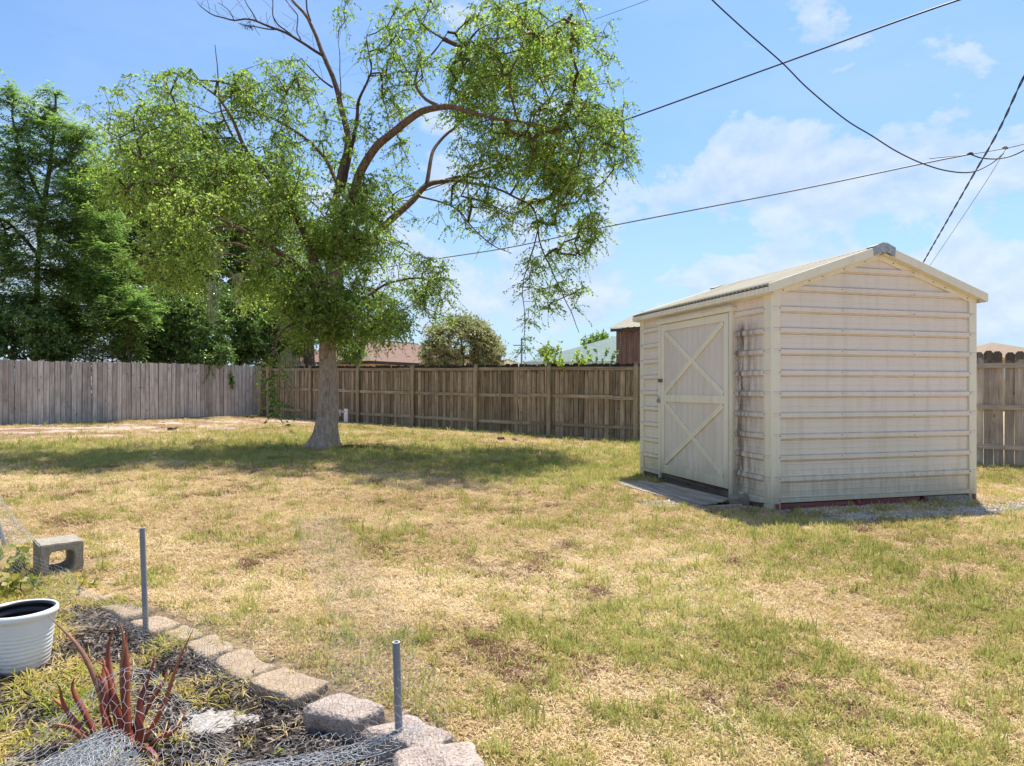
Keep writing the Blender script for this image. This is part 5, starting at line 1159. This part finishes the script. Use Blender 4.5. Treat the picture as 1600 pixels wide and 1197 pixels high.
mesh_obj('body', V, Fc, M_CONC, blk)
bm.free(); bm = bmesh.new(); me_ = blk.children[0].data; bm.from_mesh(me_); bmesh.ops.bevel(bm, geom=[e for e in bm.edges if e.calc_face_angle(0) > .9], offset=.006, segments=2, affect='EDGES'); bmesh.ops.subdivide_edges(bm, edges=[e for e in bm.edges if e.calc_length() > .08], cuts=3, use_grid_fill=True)
for v in bm.verts: v.co += Vector([float(vnoise(v.co.x + v.co.z, v.co.y + v.co.z * 1.3, 30, q * 9) - .5) * .007 for q in range(3)])
bm.to_mesh(me_); bm.free()
# stakes
M_STAKE = mat('grey_plastic_pipe', lambda t, b, o: t.mix(t.noise(objc(t), 25, 4), (.19, .20, .225), (.27, .28, .30)), .5, .35); M_STAKETOP = mat('pale_pipe_end', lambda t, b, o: (.6, .6, .6), .5, .3)
def stake(label, x, y, h, lean, rad=.0135):
    t = thing('fence_stake', label, 'stake', (x, y, float(gz(x, y))), 0, 'grey pipe stakes of the wire fence'); n = 14; a = np.arange(n) / n * 6.283; ri = rad * .68; V = []; 
    for z in (-.1, h):
        for rr in (rad,): V += [(rr * math.cos(q) + lean[0] * z, rr * math.sin(q) + lean[1] * z, z) for q in a]
    V += [(ri * math.cos(q) + lean[0] * h, ri * math.sin(q) + lean[1] * h, h) for q in a] + [(ri * math.cos(q) + lean[0] * (h - .05), ri * math.sin(q) + lean[1] * (h - .05), h - .05) for q in a]
    Fc = [(i, (i+1) % n, (i+1) % n + n, i + n) for i in range(n)] + [(i + 2*n, (i+1) % n + 2*n, (i+1) % n + 3*n, i + 3*n)[::-1] for i in range(n)] + [tuple(range(3*n, 4*n))]
    mesh_obj('pipe', V, Fc, M_STAKE, t, smooth=True)
    V2 = V[n:3*n]; mesh_obj('pipe_end', [(v[0], v[1], v[2] + .0005) for v in V2], [(i, (i+1) % n, (i+1) % n + n, i + n) for i in range(n)], M_STAKETOP, t)
stake('grey pipe stake before the tan stones, middle one', -1.87, 3.49, .565, (-.035, .0), .0135)
stake('nearest grey pipe stake, in front of the rough pinkish stones', -.392, 2.385, .41, (-.03, .0), .0135)
stake('leaning grey pipe stake cut by the left photo edge', -3.86, 5.2, .50, (-.28, .0), .0145)
# white pot with a black inside
POT = np.array((-2.225, 3.09)); pot = thing('plant_pot', 'empty white ribbed plastic plant pot with a black inside', 'plant pot', (POT[0], POT[1], float(gz(*POT)) + .012))
def lathe(name, prof, m, parent, n=64, wav=0):
    V = []; Fc = []
    for j, (rr, z) in enumerate(prof):
        rr *= .86
        for i in range(n): a = i / n * 6.283; V.append((rr * math.cos(a), rr * math.sin(a), z * .93 + wav * math.sin(a * 3 + j * .15)))
    for j in range(len(prof) - 1):
        for i in range(n): Fc.append((j*n + i, j*n + (i+1) % n, (j+1)*n + (i+1) % n, (j+1)*n + i))
    return mesh_obj(name, V, Fc, m, parent, smooth=True)
M_WPOT = mat('white_pot_plastic', lambda t, b, o: t.mix(t.math('MULTIPLY', t.ramp(t.math('ADD', t.new('ShaderNodeSeparateXYZ', i_0=objc(t)).outputs[2], t.math('MULTIPLY', t.noise(objc(t), 12, 5, .8), .16)), [(.09, 1.0), (.17, 0.0)]), .7), (.80, .80, .78), (.36, .28, .20)) if True else t.mix(t.ramp(t.noise(objc(t), 14, 5, .7), [(.5, 0.0), (.8, .5)]), (.80, .80, .78), (.60, .57, .50)), .42, .4)
M_BPOT = mat('black_pot_plastic', lambda t, b, o: (.015, .015, .017), .35, .5)
pr = [(0, .004), (.120, .004), (.126, .012)]
for i in range(60):
    z = .02 + .225 * i / 59; rr = .128 + .030 * (z / .25); pr.append((rr + .0014 * math.sin(z * 2 * math.pi / .0195) * min(1, max(0, (.20 - z) / .03)), z))
pr += [(.160, .252), (.169, .258), (.172, .272), (.170, .284), (.165, .288)]
lathe('outer_wall', pr, M_WPOT, pot, 72, .0012); lathe('rim', [(.1655, .2885), (.160, .290), (.157, .284)], M_WPOT, pot)
pi = [(.1565, .284)]
for i in range(40): z = .28 - .255 * i / 39; pi.append((.151 - .033 * (1 - z / .28) + .0028 * (1 if (i // 3) % 2 else -1), z))
pi += [(0, .022)]; lathe('inner_liner', pi, M_BPOT, pot)

# red succulent: leaves as parts, curved tapering troughs
def aloe_fn(t, b, o):
    P = objc(t); g = t.new('ShaderNodeObjectInfo').outputs['Random']; n = t.noise(P, 22, 4)
    c = t.ramp(g, [(0.0, (.30, .07, .04)), (.45, (.20, .055, .045)), (.7, (.42, .12, .05)), (1.0, (.22, .13, .09))]); return t.mix(t.ramp(n, [(.5, 0.0), (.75, .5)]), c, (.50, .20, .09))
M_ALOE = mat('rust_red_succulent', aloe_fn, .5, .35)
AB = np.array((-1.42, 2.46)); aloe = thing('succulent_plant', 'rust-red spiky succulent with upright curling leaves in the mulch', 'plant', (AB[0], AB[1], float(gz(*AB))))
def aloe_leaf(base, tip, bow, w0, curl):
    base = np.array(base, float); tip = np.array(tip, float); n = 14; t_ = np.linspace(0, 1, n)[:, None]; w0 *= .80; mid = (base + tip) / 2 + np.array(bow) * 1.7; P = (1-t_)**2 * base + 2*t_*(1-t_) * mid + t_**2 * tip
    P[:, 2] += curl * np.clip(t_[:, 0] - .7, 0, 1) ** 2; P[:, 0] += .02 * np.sin(t_[:, 0] * 7 + base[0] * 90) * t_[:, 0] ** 2; T_ = np.gradient(P, axis=0); T_ /= np.linalg.norm(T_, axis=1)[:, None]; out = np.array((P[-1][0] - P[0][0], P[-1][1] - P[0][1], 0.01)); out /= np.linalg.norm(out) + 1e-6
    S = np.cross(T_, np.append(out[:2], .2)); S /= np.linalg.norm(S, axis=1)[:, None] + 1e-6; N_ = np.cross(S, T_); w = w0 * (1 - t_[:, 0] ** 1.5) ** .8 * (.75 + .5 * np.sin(np.clip(t_[:, 0] * 3, 0, 1.57))) + .0012
    ring = [(-1, .35), (-.6, .62), (0, .12), (.6, .62), (1, .35), (.55, -.35), (0, -.62), (-.55, -.35)]
    V = np.stack([P + S * (a * w)[:, None] * .5 + N_ * (b_ * w)[:, None] * .42 for a, b_ in ring], 1).reshape(-1, 3); m = len(ring); idx = np.arange(n * m).reshape(n, m); A, B = idx[:-1], idx[1:]
    Fc = [tuple(f) for f in np.stack([A, np.roll(A, -1, 1), np.roll(B, -1, 1), B], -1).reshape(-1, 4)] + [tuple(range(m))]
    return mesh_obj('leaf', V, Fc, M_ALOE, aloe, smooth=True)
al = [((-.02,.02,0),(-.235,.0,.475),(.02,0,.06),.036,.03),((.03,.03,0),(-.02,.05,.44),(-.01,0,.03),.034,.02),((.0,.03,0),(-.055,.07,.425),(-.03,0,.02),.030,.02),((.05,.0,0),(.02,.06,.395),(-.03,0,.03),.034,.01),
 ((.07,.0,0),(.235,.06,.41),(.01,0,-.05),.040,.03),((.08,-.02,0),(.105,-.02,.26),(-.0,0,.02),.046,0),((.02,.04,0),(.065,.10,.31),(.02,0,.02),.040,0),((-.03,0,0),(-.07,.02,.27),(.0,0,.02),.040,-.05),
 ((-.06,0,0),(-.19,.02,.24),(-.02,0,.05),.03,.05),((-.09,.0,0),(-.21,-.02,.19),(-.03,0,.04),.03,.08),((-.05,-.03,0),(-.20,-.05,.25),(-.03,0,.03),.03,.04),((-.08,-.02,0),(-.18,-.1,.10),(-.02,0,.06),.028,.06),
 ((.1,0,0),(.225,.02,.13),(.03,0,-.02),.034,.02),((.1,-.02,0),(.19,-.06,.09),(.03,0,.01),.030,.02),((.05,-.05,0),(.13,-.10,.20),(.03,0,-.03),.032,.02),((.02,-.05,0),(.04,-.14,.15),(.0,-.03,.02),.034,0),
 ((-.03,-.04,0),(-.13,-.12,.14),(-.02,0,.03),.030,.03),((0,-.02,0),(-.03,-.04,.23),(-.01,0,.0),.040,-.03),((.02,0,0),(-.12,.05,.30),(.03,0,.04),.030,-.08),((.04,.02,0),(.14,.12,.24),(0,0,.04),.030,0),((-.05,.03,0),(-.14,.12,.28),(0,0,.03),.03,0),((.09,-.05,0),(.21,-.16,.02),(.02,0,.05),.026,0),((-.01,.02,0),(-.16,.03,.33),(.04,0,.02),.022,.02)]
for a in al: aloe_leaf(*a)

# mulch, dead straw and weeds of the bed
M_CHIP = grassmat('mulch_chips', [(0.0, (.018, .015, .013)), (.3, (.05, .04, .035)), (.55, (.13, .105, .09)), (.8, (.29, .24, .20)), (1.0, (.52, .44, .37))], .02)
def chips(n, L, W, spread, seed):
    r = np.random.default_rng(seed); mb = MB()
    for i in range(n):
        a, b_ = r.normal(0, spread, 2); l = L * (.4 + .9 * r.random()); w_ = W * (.5 + .8 * r.random()); M_ = Matrix.Translation((a, b_, .006 + .014 * r.random())) @ Euler((r.normal(0, .35), r.normal(0, .35), r.random() * 6.28)).to_matrix().to_4x4()
        V = [(-l/2, 0, 0), (-l*.1, -w_/2, 0), (l/2, 0, 0), (0, w_/2, 0), (-l*.1, 0, w_ * .45), (l*.2, 0, w_*.35)]; V = [tuple(M_ @ Vector(v)) for v in V]; mb.add(V, [(0, 1, 4), (1, 5, 4), (1, 2, 5), (2, 3, 5), (3, 4, 5), (3, 0, 4)])
    return mb.v, mb.f
n = 15000; x = rng.uniform(-3.6, .15, n); y = rng.uniform(1.55, 4.8, n); mk = (in_bed(x, y) > .11) & (rng.random(n) < np.clip(1.15 - (-x - 1.9) * .9 - np.clip(y - 3.0, 0, 2) * .35, .08, 1) - .85 * bump(x, y, -1.17, 2.64, .16, .14))
x, y = x[mk], y[mk]; n = len(x)
scatter('mulch_chips', [(*chips(7, .042, .011, .028, s), M_CHIP) for s in range(5)], np.stack([x, y, gz(x, y)], 1), np.stack([rng.normal(0, .15, n), rng.normal(0, .15, n), rng.uniform(0, 6.28, n)], 1), rng.uniform(.6, 1.25, n), rng.integers(0, 5, n), rng.random(n))
# ash-pale sandy spot by the succulent
M_ASH = mat('pale_sand', lambda t, b, o: t.mix(t.ramp(t.noise(objc(t), 55, 6, .8), [(.42, 0.0), (.6, 1.0)]), (.22, .19, .165), (.46, .42, .38)), .95, .1)
na_ = 26; V = []; 
for j in range(9):
    for i in range(na_):
        a = i / na_ * 6.283; q = j / 8 * (1 + .22 * math.sin(a * 3 + 1) + .12 * math.sin(a * 7)); xx, yy = .155 * q * math.cos(a), .125 * q * math.sin(a); V.append((xx, yy, .016 * (1 - (j / 8) ** 2) - .003 * (j / 8) + .005 * float(vnoise(xx, yy, 60)) ))
sp_ = mesh_obj('sand_patch', V, [(j*na_ + i, j*na_ + (i+1) % na_, (j+1)*na_ + (i+1) % na_, (j+1)*na_ + i) for j in range(8) for i in range(na_)], M_ASH, smooth=True, kind='stuff', loc=(-1.17, 2.64, float(gz(-1.17, 2.64)) + .004))
# weeds and yellowing grass in the bed
G_BED = grassmat('bed_grass', [(0.0, (.15, .23, .04)), (.25, (.36, .37, .07)), (.5, (.60, .48, .14)), (.8, (.66, .43, .18)), (1.0, (.36, .20, .11))], .4)
n = 12500; x = rng.uniform(-4.6, -.2, n); y = rng.uniform(1.8, 5.0, n); ib = in_bed(x, y)
pw = np.clip(1.1 * bump(x, y, -2.9, 4.2, .6, .6) + 1.1 * bump(x, y, -1.80, 2.95, .30, .36) + 1.0 * bump(x, y, -2.05, 3.55, .40, .35) + .75 * bump(x, y, -1.9, 2.45, .4, .35) + .8 * bump(x, y, -3.4, 4.6, .7, .5) + .13 + .5 * bump(x, y, -2.4, 2.6, .5, .5) + .35 * np.clip(-x - 2.0, 0, 1), 0, 1) * (fbm(x, y, 3.5, 3, 5) > .42) * (ib > .0)
pw *= (np.hypot(x - POT[0], y - POT[1]) > .15) * (np.hypot(x - AB[0], y - AB[1] ) > .06)
pw = pw * (1 - .95 * bump(x, y, -1.17, 2.64, .2, .18))
mk = rng.random(n) < pw; x, y = x[mk], y[mk]; n = len(x)
scatter('bed_weeds', [(*blades(20, .085, .0045, .03, .9, 200 + s, 3, .1), G_BED) for s in range(4)] + [(*blades(26, .10, .003, .04, 1.3, 220 + s, 4, .25), G_DRY) for s in range(2)], np.stack([x, y, gz(x, y)], 1), np.stack([rng.normal(0, .15, n), rng.normal(0, .15, n), rng.uniform(0, 6.28, n)], 1), rng.uniform(.7, 1.3, n), rng.integers(0, 6, n), np.clip(fbm(x, y, 2.2, 3, 44) * 1.6 - .4, 0, 1))
for k, (x_, y_, n_, s_, lab) in enumerate(((-3.38, 4.35, 26, .26, 'leafy green weed clump behind the pot, left of the block'), (-3.75, 4.62, 20, .26, 'leafy green weed clump at the left edge beside the stake'), (-3.0, 4.12, 12, .14, 'low weed sprigs in front of the concrete block'))):
    weed('weed_clump', lab, (x_, y_, float(gz(x_, y_))), n_, s_, L_BEDW, 300 + k, .055, 'weed', .17)
for k, (px, py, s_, lm, lab) in enumerate(((413, 1078, .036, L_COMP, 'green seedling leaf against the squarish stone'), (433, 1100, .03, L_COMP, 'small seedling on the mulch below the squarish stone'), (563, 1132, .028, L_COMP, 'tiny seedling at the foot of the pinkish raised stone'), (643, 1172, .03, L_COMP, 'seedling just right of the nearest grey stake'), (430, 1188, .028, L_WEED, 'yellow fallen leaf on the mulch at the bottom edge'), (347, 1062, .024, L_DEAD, 'orange dead leaf on the mulch near the rubble'))):
    Y = (H + .0) * F / (py - HOR); x_ = (px - 800) / F * Y; r = np.random.default_rng(400 + k); P = np.zeros((4, 3)) + (0, 0, .02); V, Fq = leaf_quads(P, r.normal(0, 1, (4, 3)) * (1, 1, .4) + (0, 0, .3), s_, .8, r, .6)
    o = mesh_obj('seedling' if k < 4 else 'fallen_leaf', V, Fq, lm, loc=(x_, Y, float(gz(x_, Y)))); tag(o, lab, 'plant' if k < 4 else 'leaf')
# gravel along the shed
M_GRAV = grassmat('gravel', [(0.0, (.22, .19, .16)), (.5, (.45, .40, .35)), (1.0, (.78, .73, .66))], .0)
def pebbles(n, s, spread, seed):
    r = np.random.default_rng(seed); mb = MB()
    for i in range(n):
        a, b_ = r.normal(0, spread, 2); q = s * (.5 + r.random()); M_ = Matrix.Translation((a, b_, q * .2)) @ Euler(r.uniform(0, 6, 3)).to_matrix().to_4x4()
        mb.add([tuple(M_ @ Vector(v)) for v in ((q, 0, 0), (-q*.8, 0, 0), (0, q*.7, 0), (0, -q*.9, 0), (0, 0, q*.6), (0, 0, -q*.6))], [(0,2,4),(2,1,4),(1,3,4),(3,0,4),(2,0,5),(1,2,5),(3,1,5),(0,3,5)])
    return mb.v, mb.f
n = 16000; u = rng.uniform(-1.2, SW + .9, n); v = rng.uniform(-.65, 2.6, n); X_ = SHED0[0] + u * SA[0] + v * SB[0]; Y_ = SHED0[1] + u * SA[1] + v * SB[1]; mk = ((v < -.0) | (u < 0)) & (rng.random(n) < np.clip(m_bare(X_, Y_) * 1.3, 0, 1) + .6 * np.exp(-np.minimum(np.maximum(-v, 0), 9) / .2) * (v < 0) * (u > 0)) & ~((u < 0) & (u > -.72) & (v > .25))
X_, Y_ = X_[mk], Y_[mk]; n = len(X_)
scatter('gravel', [(*pebbles(9, .011, .035, s), M_GRAV) for s in range(4)], np.stack([X_, Y_, gz(X_, Y_)], 1), np.stack([0 * X_, 0 * X_, rng.uniform(0, 6.28, n)], 1), rng.uniform(.6, 1.5, n), rng.integers(0, 4, n), rng.random(n))
o = rough_block('paver_block', .24, .12, .12, M_CONC, 170, .04); p_ = SHED0 + SA * -.12 + SB * .42; o.location = (p_[0], p_[1], .045); o.rotation_euler = (0.05, -.06, math.atan2(SA[1], SA[0]) - .35); tag(o, 'small grey concrete paver by the near shed corner and step', 'paver')
for k, (x_, y_, s_, lab) in enumerate(((-.25, 15.9, .09, 'brown clod of dirt near the foot of the back fence'), (.05, 15.8, .06, 'smaller brown clod beside the larger one at the back fence'), (-8.75, 17.6, .10, 'dark clod lying on the bare ground by the left fence'))):
    o = rough_block('dirt_clod', s_ * 2, s_ * 1.4, s_, M_DARKBOARD, 180 + k, .3, sub=1, amp=.02); o.location = (x_, y_, float(gz(x_, y_)) + s_ * .3); tag(o, lab, 'clod')

# ------------------------------------------------------------------ chicken wire
M_CW = mat('zinc_wire', lambda t, b, o: (.42, .44, .47), .45, .4, .35)
def hexnet(fn, Lu, Lv, cell=.034, rad=.0008, name='net', parent=None, jit=.08, seed=0):
    """hexagonal mesh mapped through fn(u, v) in metres"""
    r = np.random.default_rng(seed); h = cell; a = h / math.sqrt(3); nu = int(Lu / h); nv = int(Lv / (1.5 * a)); pts = {}; segs = []
    def nd(i, j, k): 
        key = (i, j, k)
        if key not in pts: 
            u = (i + .5 * (j % 2)) * h; v = j * 1.5 * a + (a * .5 if k else -a * .5) ; pts[key] = (u + r.normal(0, h * jit), v + r.normal(0, h * jit))
        return key
    for j in range(nv):
        for i in range(nu):
            A = nd(i, j, 0); B = nd(i, j, 1); segs.append((A, B)); o_ = j % 2; C = nd(i + o_, j + 1, 0); D_ = nd(i - 1 + o_, j + 1, 0); segs.append((B, C)); segs.append((B, D_)) if i + o_ > 0 else None
    keys = list(pts); ix = {k: i for i, k in enumerate(keys)}; Pp = np.array([fn(*pts[k]) for k in keys]); S = np.array([(ix[a_], ix[b_]) for a_, b_ in segs]); A = Pp[S[:, 0]]; B = Pp[S[:, 1]]
    T_ = B - A; T_ /= np.linalg.norm(T_, axis=1)[:, None] + 1e-9; rf_ = np.where(np.abs(T_[:, 2:3]) < .8, np.array([[0, 0, 1.]]), np.array([[1., 0, 0]])); aa = np.cross(T_, rf_); aa /= np.linalg.norm(aa, axis=1)[:, None]; bb = np.cross(T_, aa)
    an = np.arange(3) / 3 * 6.283; ring = (np.cos(an)[None, :, None] * aa[:, None] + np.sin(an)[None, :, None] * bb[:, None]) * rad; V = np.concatenate([A[:, None] + ring, B[:, None] + ring], 1).reshape(-1, 3); o_ = np.arange(len(S))[:, None, None] * 6; k = np.arange(3)[None, :]; k2 = (k + 1) % 3
    return mesh_obj(name, V, (np.stack([k, k2, k2 + 3, k + 3], -1) + o_).reshape(-1, 4), M_CW, parent)
# fence net standing along the stones
FN = np.array([(-4.3, 5.3), (-3.86, 5.14), (-3.2, 4.25), (-2.6, 3.9), (-1.86, 3.44), (-1.2, 2.92), (-.80, 2.62), (-.40, 2.34), (-.15, 2.1)]); fd = np.r_[0, np.cumsum(np.linalg.norm(np.diff(FN, axis=0), axis=1))]
def fence_fn(u, v):
    x_ = np.interp(u, fd, FN[:, 0]); y_ = np.interp(u, fd, FN[:, 1]); hgt = .70 + .25 * math.sin(u * 1.7) ; lean = .10 * math.sin(u * 2.3) + .05; return (x_ - lean * v * .6 + .02 * math.sin(u * 9), y_ - lean * v + .015 * math.sin(u * 7 + v * 9), float(gz(x_, y_)) + v * hgt)
o = hexnet(fence_fn, fd[-1] - .05, .44, .036, .00062, 'chicken_wire_fence', seed=1); tag(o, 'low sagging hexagon wire fence along the edging stones', 'wire fence')
# loose net thrown over the succulent and the mulch
def drape_fn(u, v):
    x_ = -1.66 + u; y_ = 2.02 + v + .05 * math.sin(u * 5); hump = .24 * math.exp(-((u - .26) / .20) ** 2 - ((v - .38) / .22) ** 2); z = .035 + hump + .02 * math.sin(u * 11 + v * 7) + .02 * math.sin(v * 17 + u * 4) + .10 * max(0, (u - 1.0) / .3) ** 2 * (1 if v > .25 else .5); return (x_, y_ - .1 * max(0, u - .9), z + float(gz(x_, y_)))
o = hexnet(drape_fn, 1.32, .52, .035, .0007, 'chicken_wire_sheet', seed=2, jit=.10); tag(o, 'crumpled hexagon wire sheet draped over the succulent and mulch', 'wire sheet')
def curl_fn(u, v):
    a = v / .055 * 1.0; x_ = -1.05 + u * .9; y_ = 2.06 + u * .36; rr = .028 + .004 * v / .1; return (x_ - .3 * rr * math.cos(a), y_ + rr * math.cos(a), .05 + rr * math.sin(a) + .012 * math.sin(u * 9) + u * .05)
o = hexnet(curl_fn, .86, .5, .032, .0008, 'chicken_wire_curl', seed=6); tag(o, 'tightly rolled edge of wire running to the nearest stake', 'wire sheet')
# sheet lying out on the lawn
def lawn_fn(u, v):
    f = u / 3.6; x_ = -.38 - 1.30 * f - v * .95 + .05 * math.sin(u * 2.2); y_ = 2.72 + 3.5 * f - v * .25; x_ += .16 * math.sin(f * 3.14); z = .035 + .05 * (1 - v / .55) * (1 + .3 * math.sin(u * 2.1)) + .01 * math.sin(u * 5 + v * 7); return (x_, y_, z + float(gz(x_, y_)))
o = hexnet(lawn_fn, 3.6, .42, .036, .0005, 'chicken_wire_sheet', seed=3); tag(o, 'thin flat wire sheet lying out on the dry lawn', 'wire sheet')
def left_fn(u, v):
    return (-4.35 + .55 * (u / 1.2) ** .8 + .10 * math.sin(v * 12) , 5.35 - .05 * u + .12 * math.cos(v * 12), max(.01, .62 * (1 - u / 1.25) ** 1.6 + .02) + float(gz(-4.2, 5.3)))
o = hexnet(left_fn, 1.2, .32, .034, .0009, 'chicken_wire_curl', seed=4); tag(o, 'curled wire strip beside the leaning stake at the left edge', 'wire sheet')
# the roll
roll_o = np.array((-1.22, 2.10, .145)); rd_ = np.array((-.30, -.95, 0)); rd_ /= np.linalg.norm(rd_); rs_ = np.array((rd_[1], -rd_[0], 0)) 
def roll_fn(u, v):
    th_ = 0; rr = math.sqrt(.055 ** 2 + u * .0052 / 3.1416 * 1.0); a = 2 * math.pi * (rr - .055) / .0052 * 1.0
    return tuple(rs_ * rr * math.cos(a) + rd_ * v + np.array((0, 0, rr * math.sin(a))))
o = hexnet(roll_fn, 6.2, .5, .034, .0008, 'chicken_wire_roll', seed=5, jit=.12); o.location = [float(c) for c in roll_o]; tag(o, 'blue-grey roll of hexagon wire at the bottom left corner', 'wire roll')

# litter of small dry leaves and twigs lying about the lawn
M_LIT = grassmat('leaf_litter', [(0.0, (.12, .06, .035)), (.5, (.30, .18, .10)), (1.0, (.55, .42, .26))], .1)
def litter(seed):
    r = np.random.default_rng(seed); V = []; Fc = []
    for i in range(5):
        c = np.append(r.normal(0, .16, 2), .006 + .02 * r.random()); V_, F_ = leaf_quads(c[None], r.normal(0, 1, (1, 3)) * (1, 1, .3), .026, .5, r, .5); b0 = len(V); V += [tuple(q) for q in V_]; Fc += [tuple(int(q) + b0 for q in f) for f in F_]
    return V, Fc
n = 2600; x = rng.normal(-4.5, 4.8, n); y = rng.normal(13.5, 5.0, n); y[:700] = rng.uniform(2.5, 10, 700); x[:700] = rng.uniform(-4, 5, 700)
mk = (in_bed(x, y) < -.2) & (y > 2.2) & ((x - 2.943) * -.597 + (y - 16.1) * -.802 > .2) & ((x + 9.33) * .802 + (y - 25.2) * -.597 > .2); us, vs = shed_uv(x, y); mk &= ~((us > -.9) & (us < SW + .1) & (vs > -.05) & (vs < SL + .1)); x, y = x[mk], y[mk]; n = len(x)
scatter('leaf_litter', [(*litter(s), M_LIT) for s in range(4)], np.stack([x, y, gz(x, y) + .012], 1), np.stack([0 * x, 0 * x, rng.uniform(0, 6.28, n)], 1), rng.uniform(.6, 1.3, n), rng.integers(0, 4, n), rng.random(n))
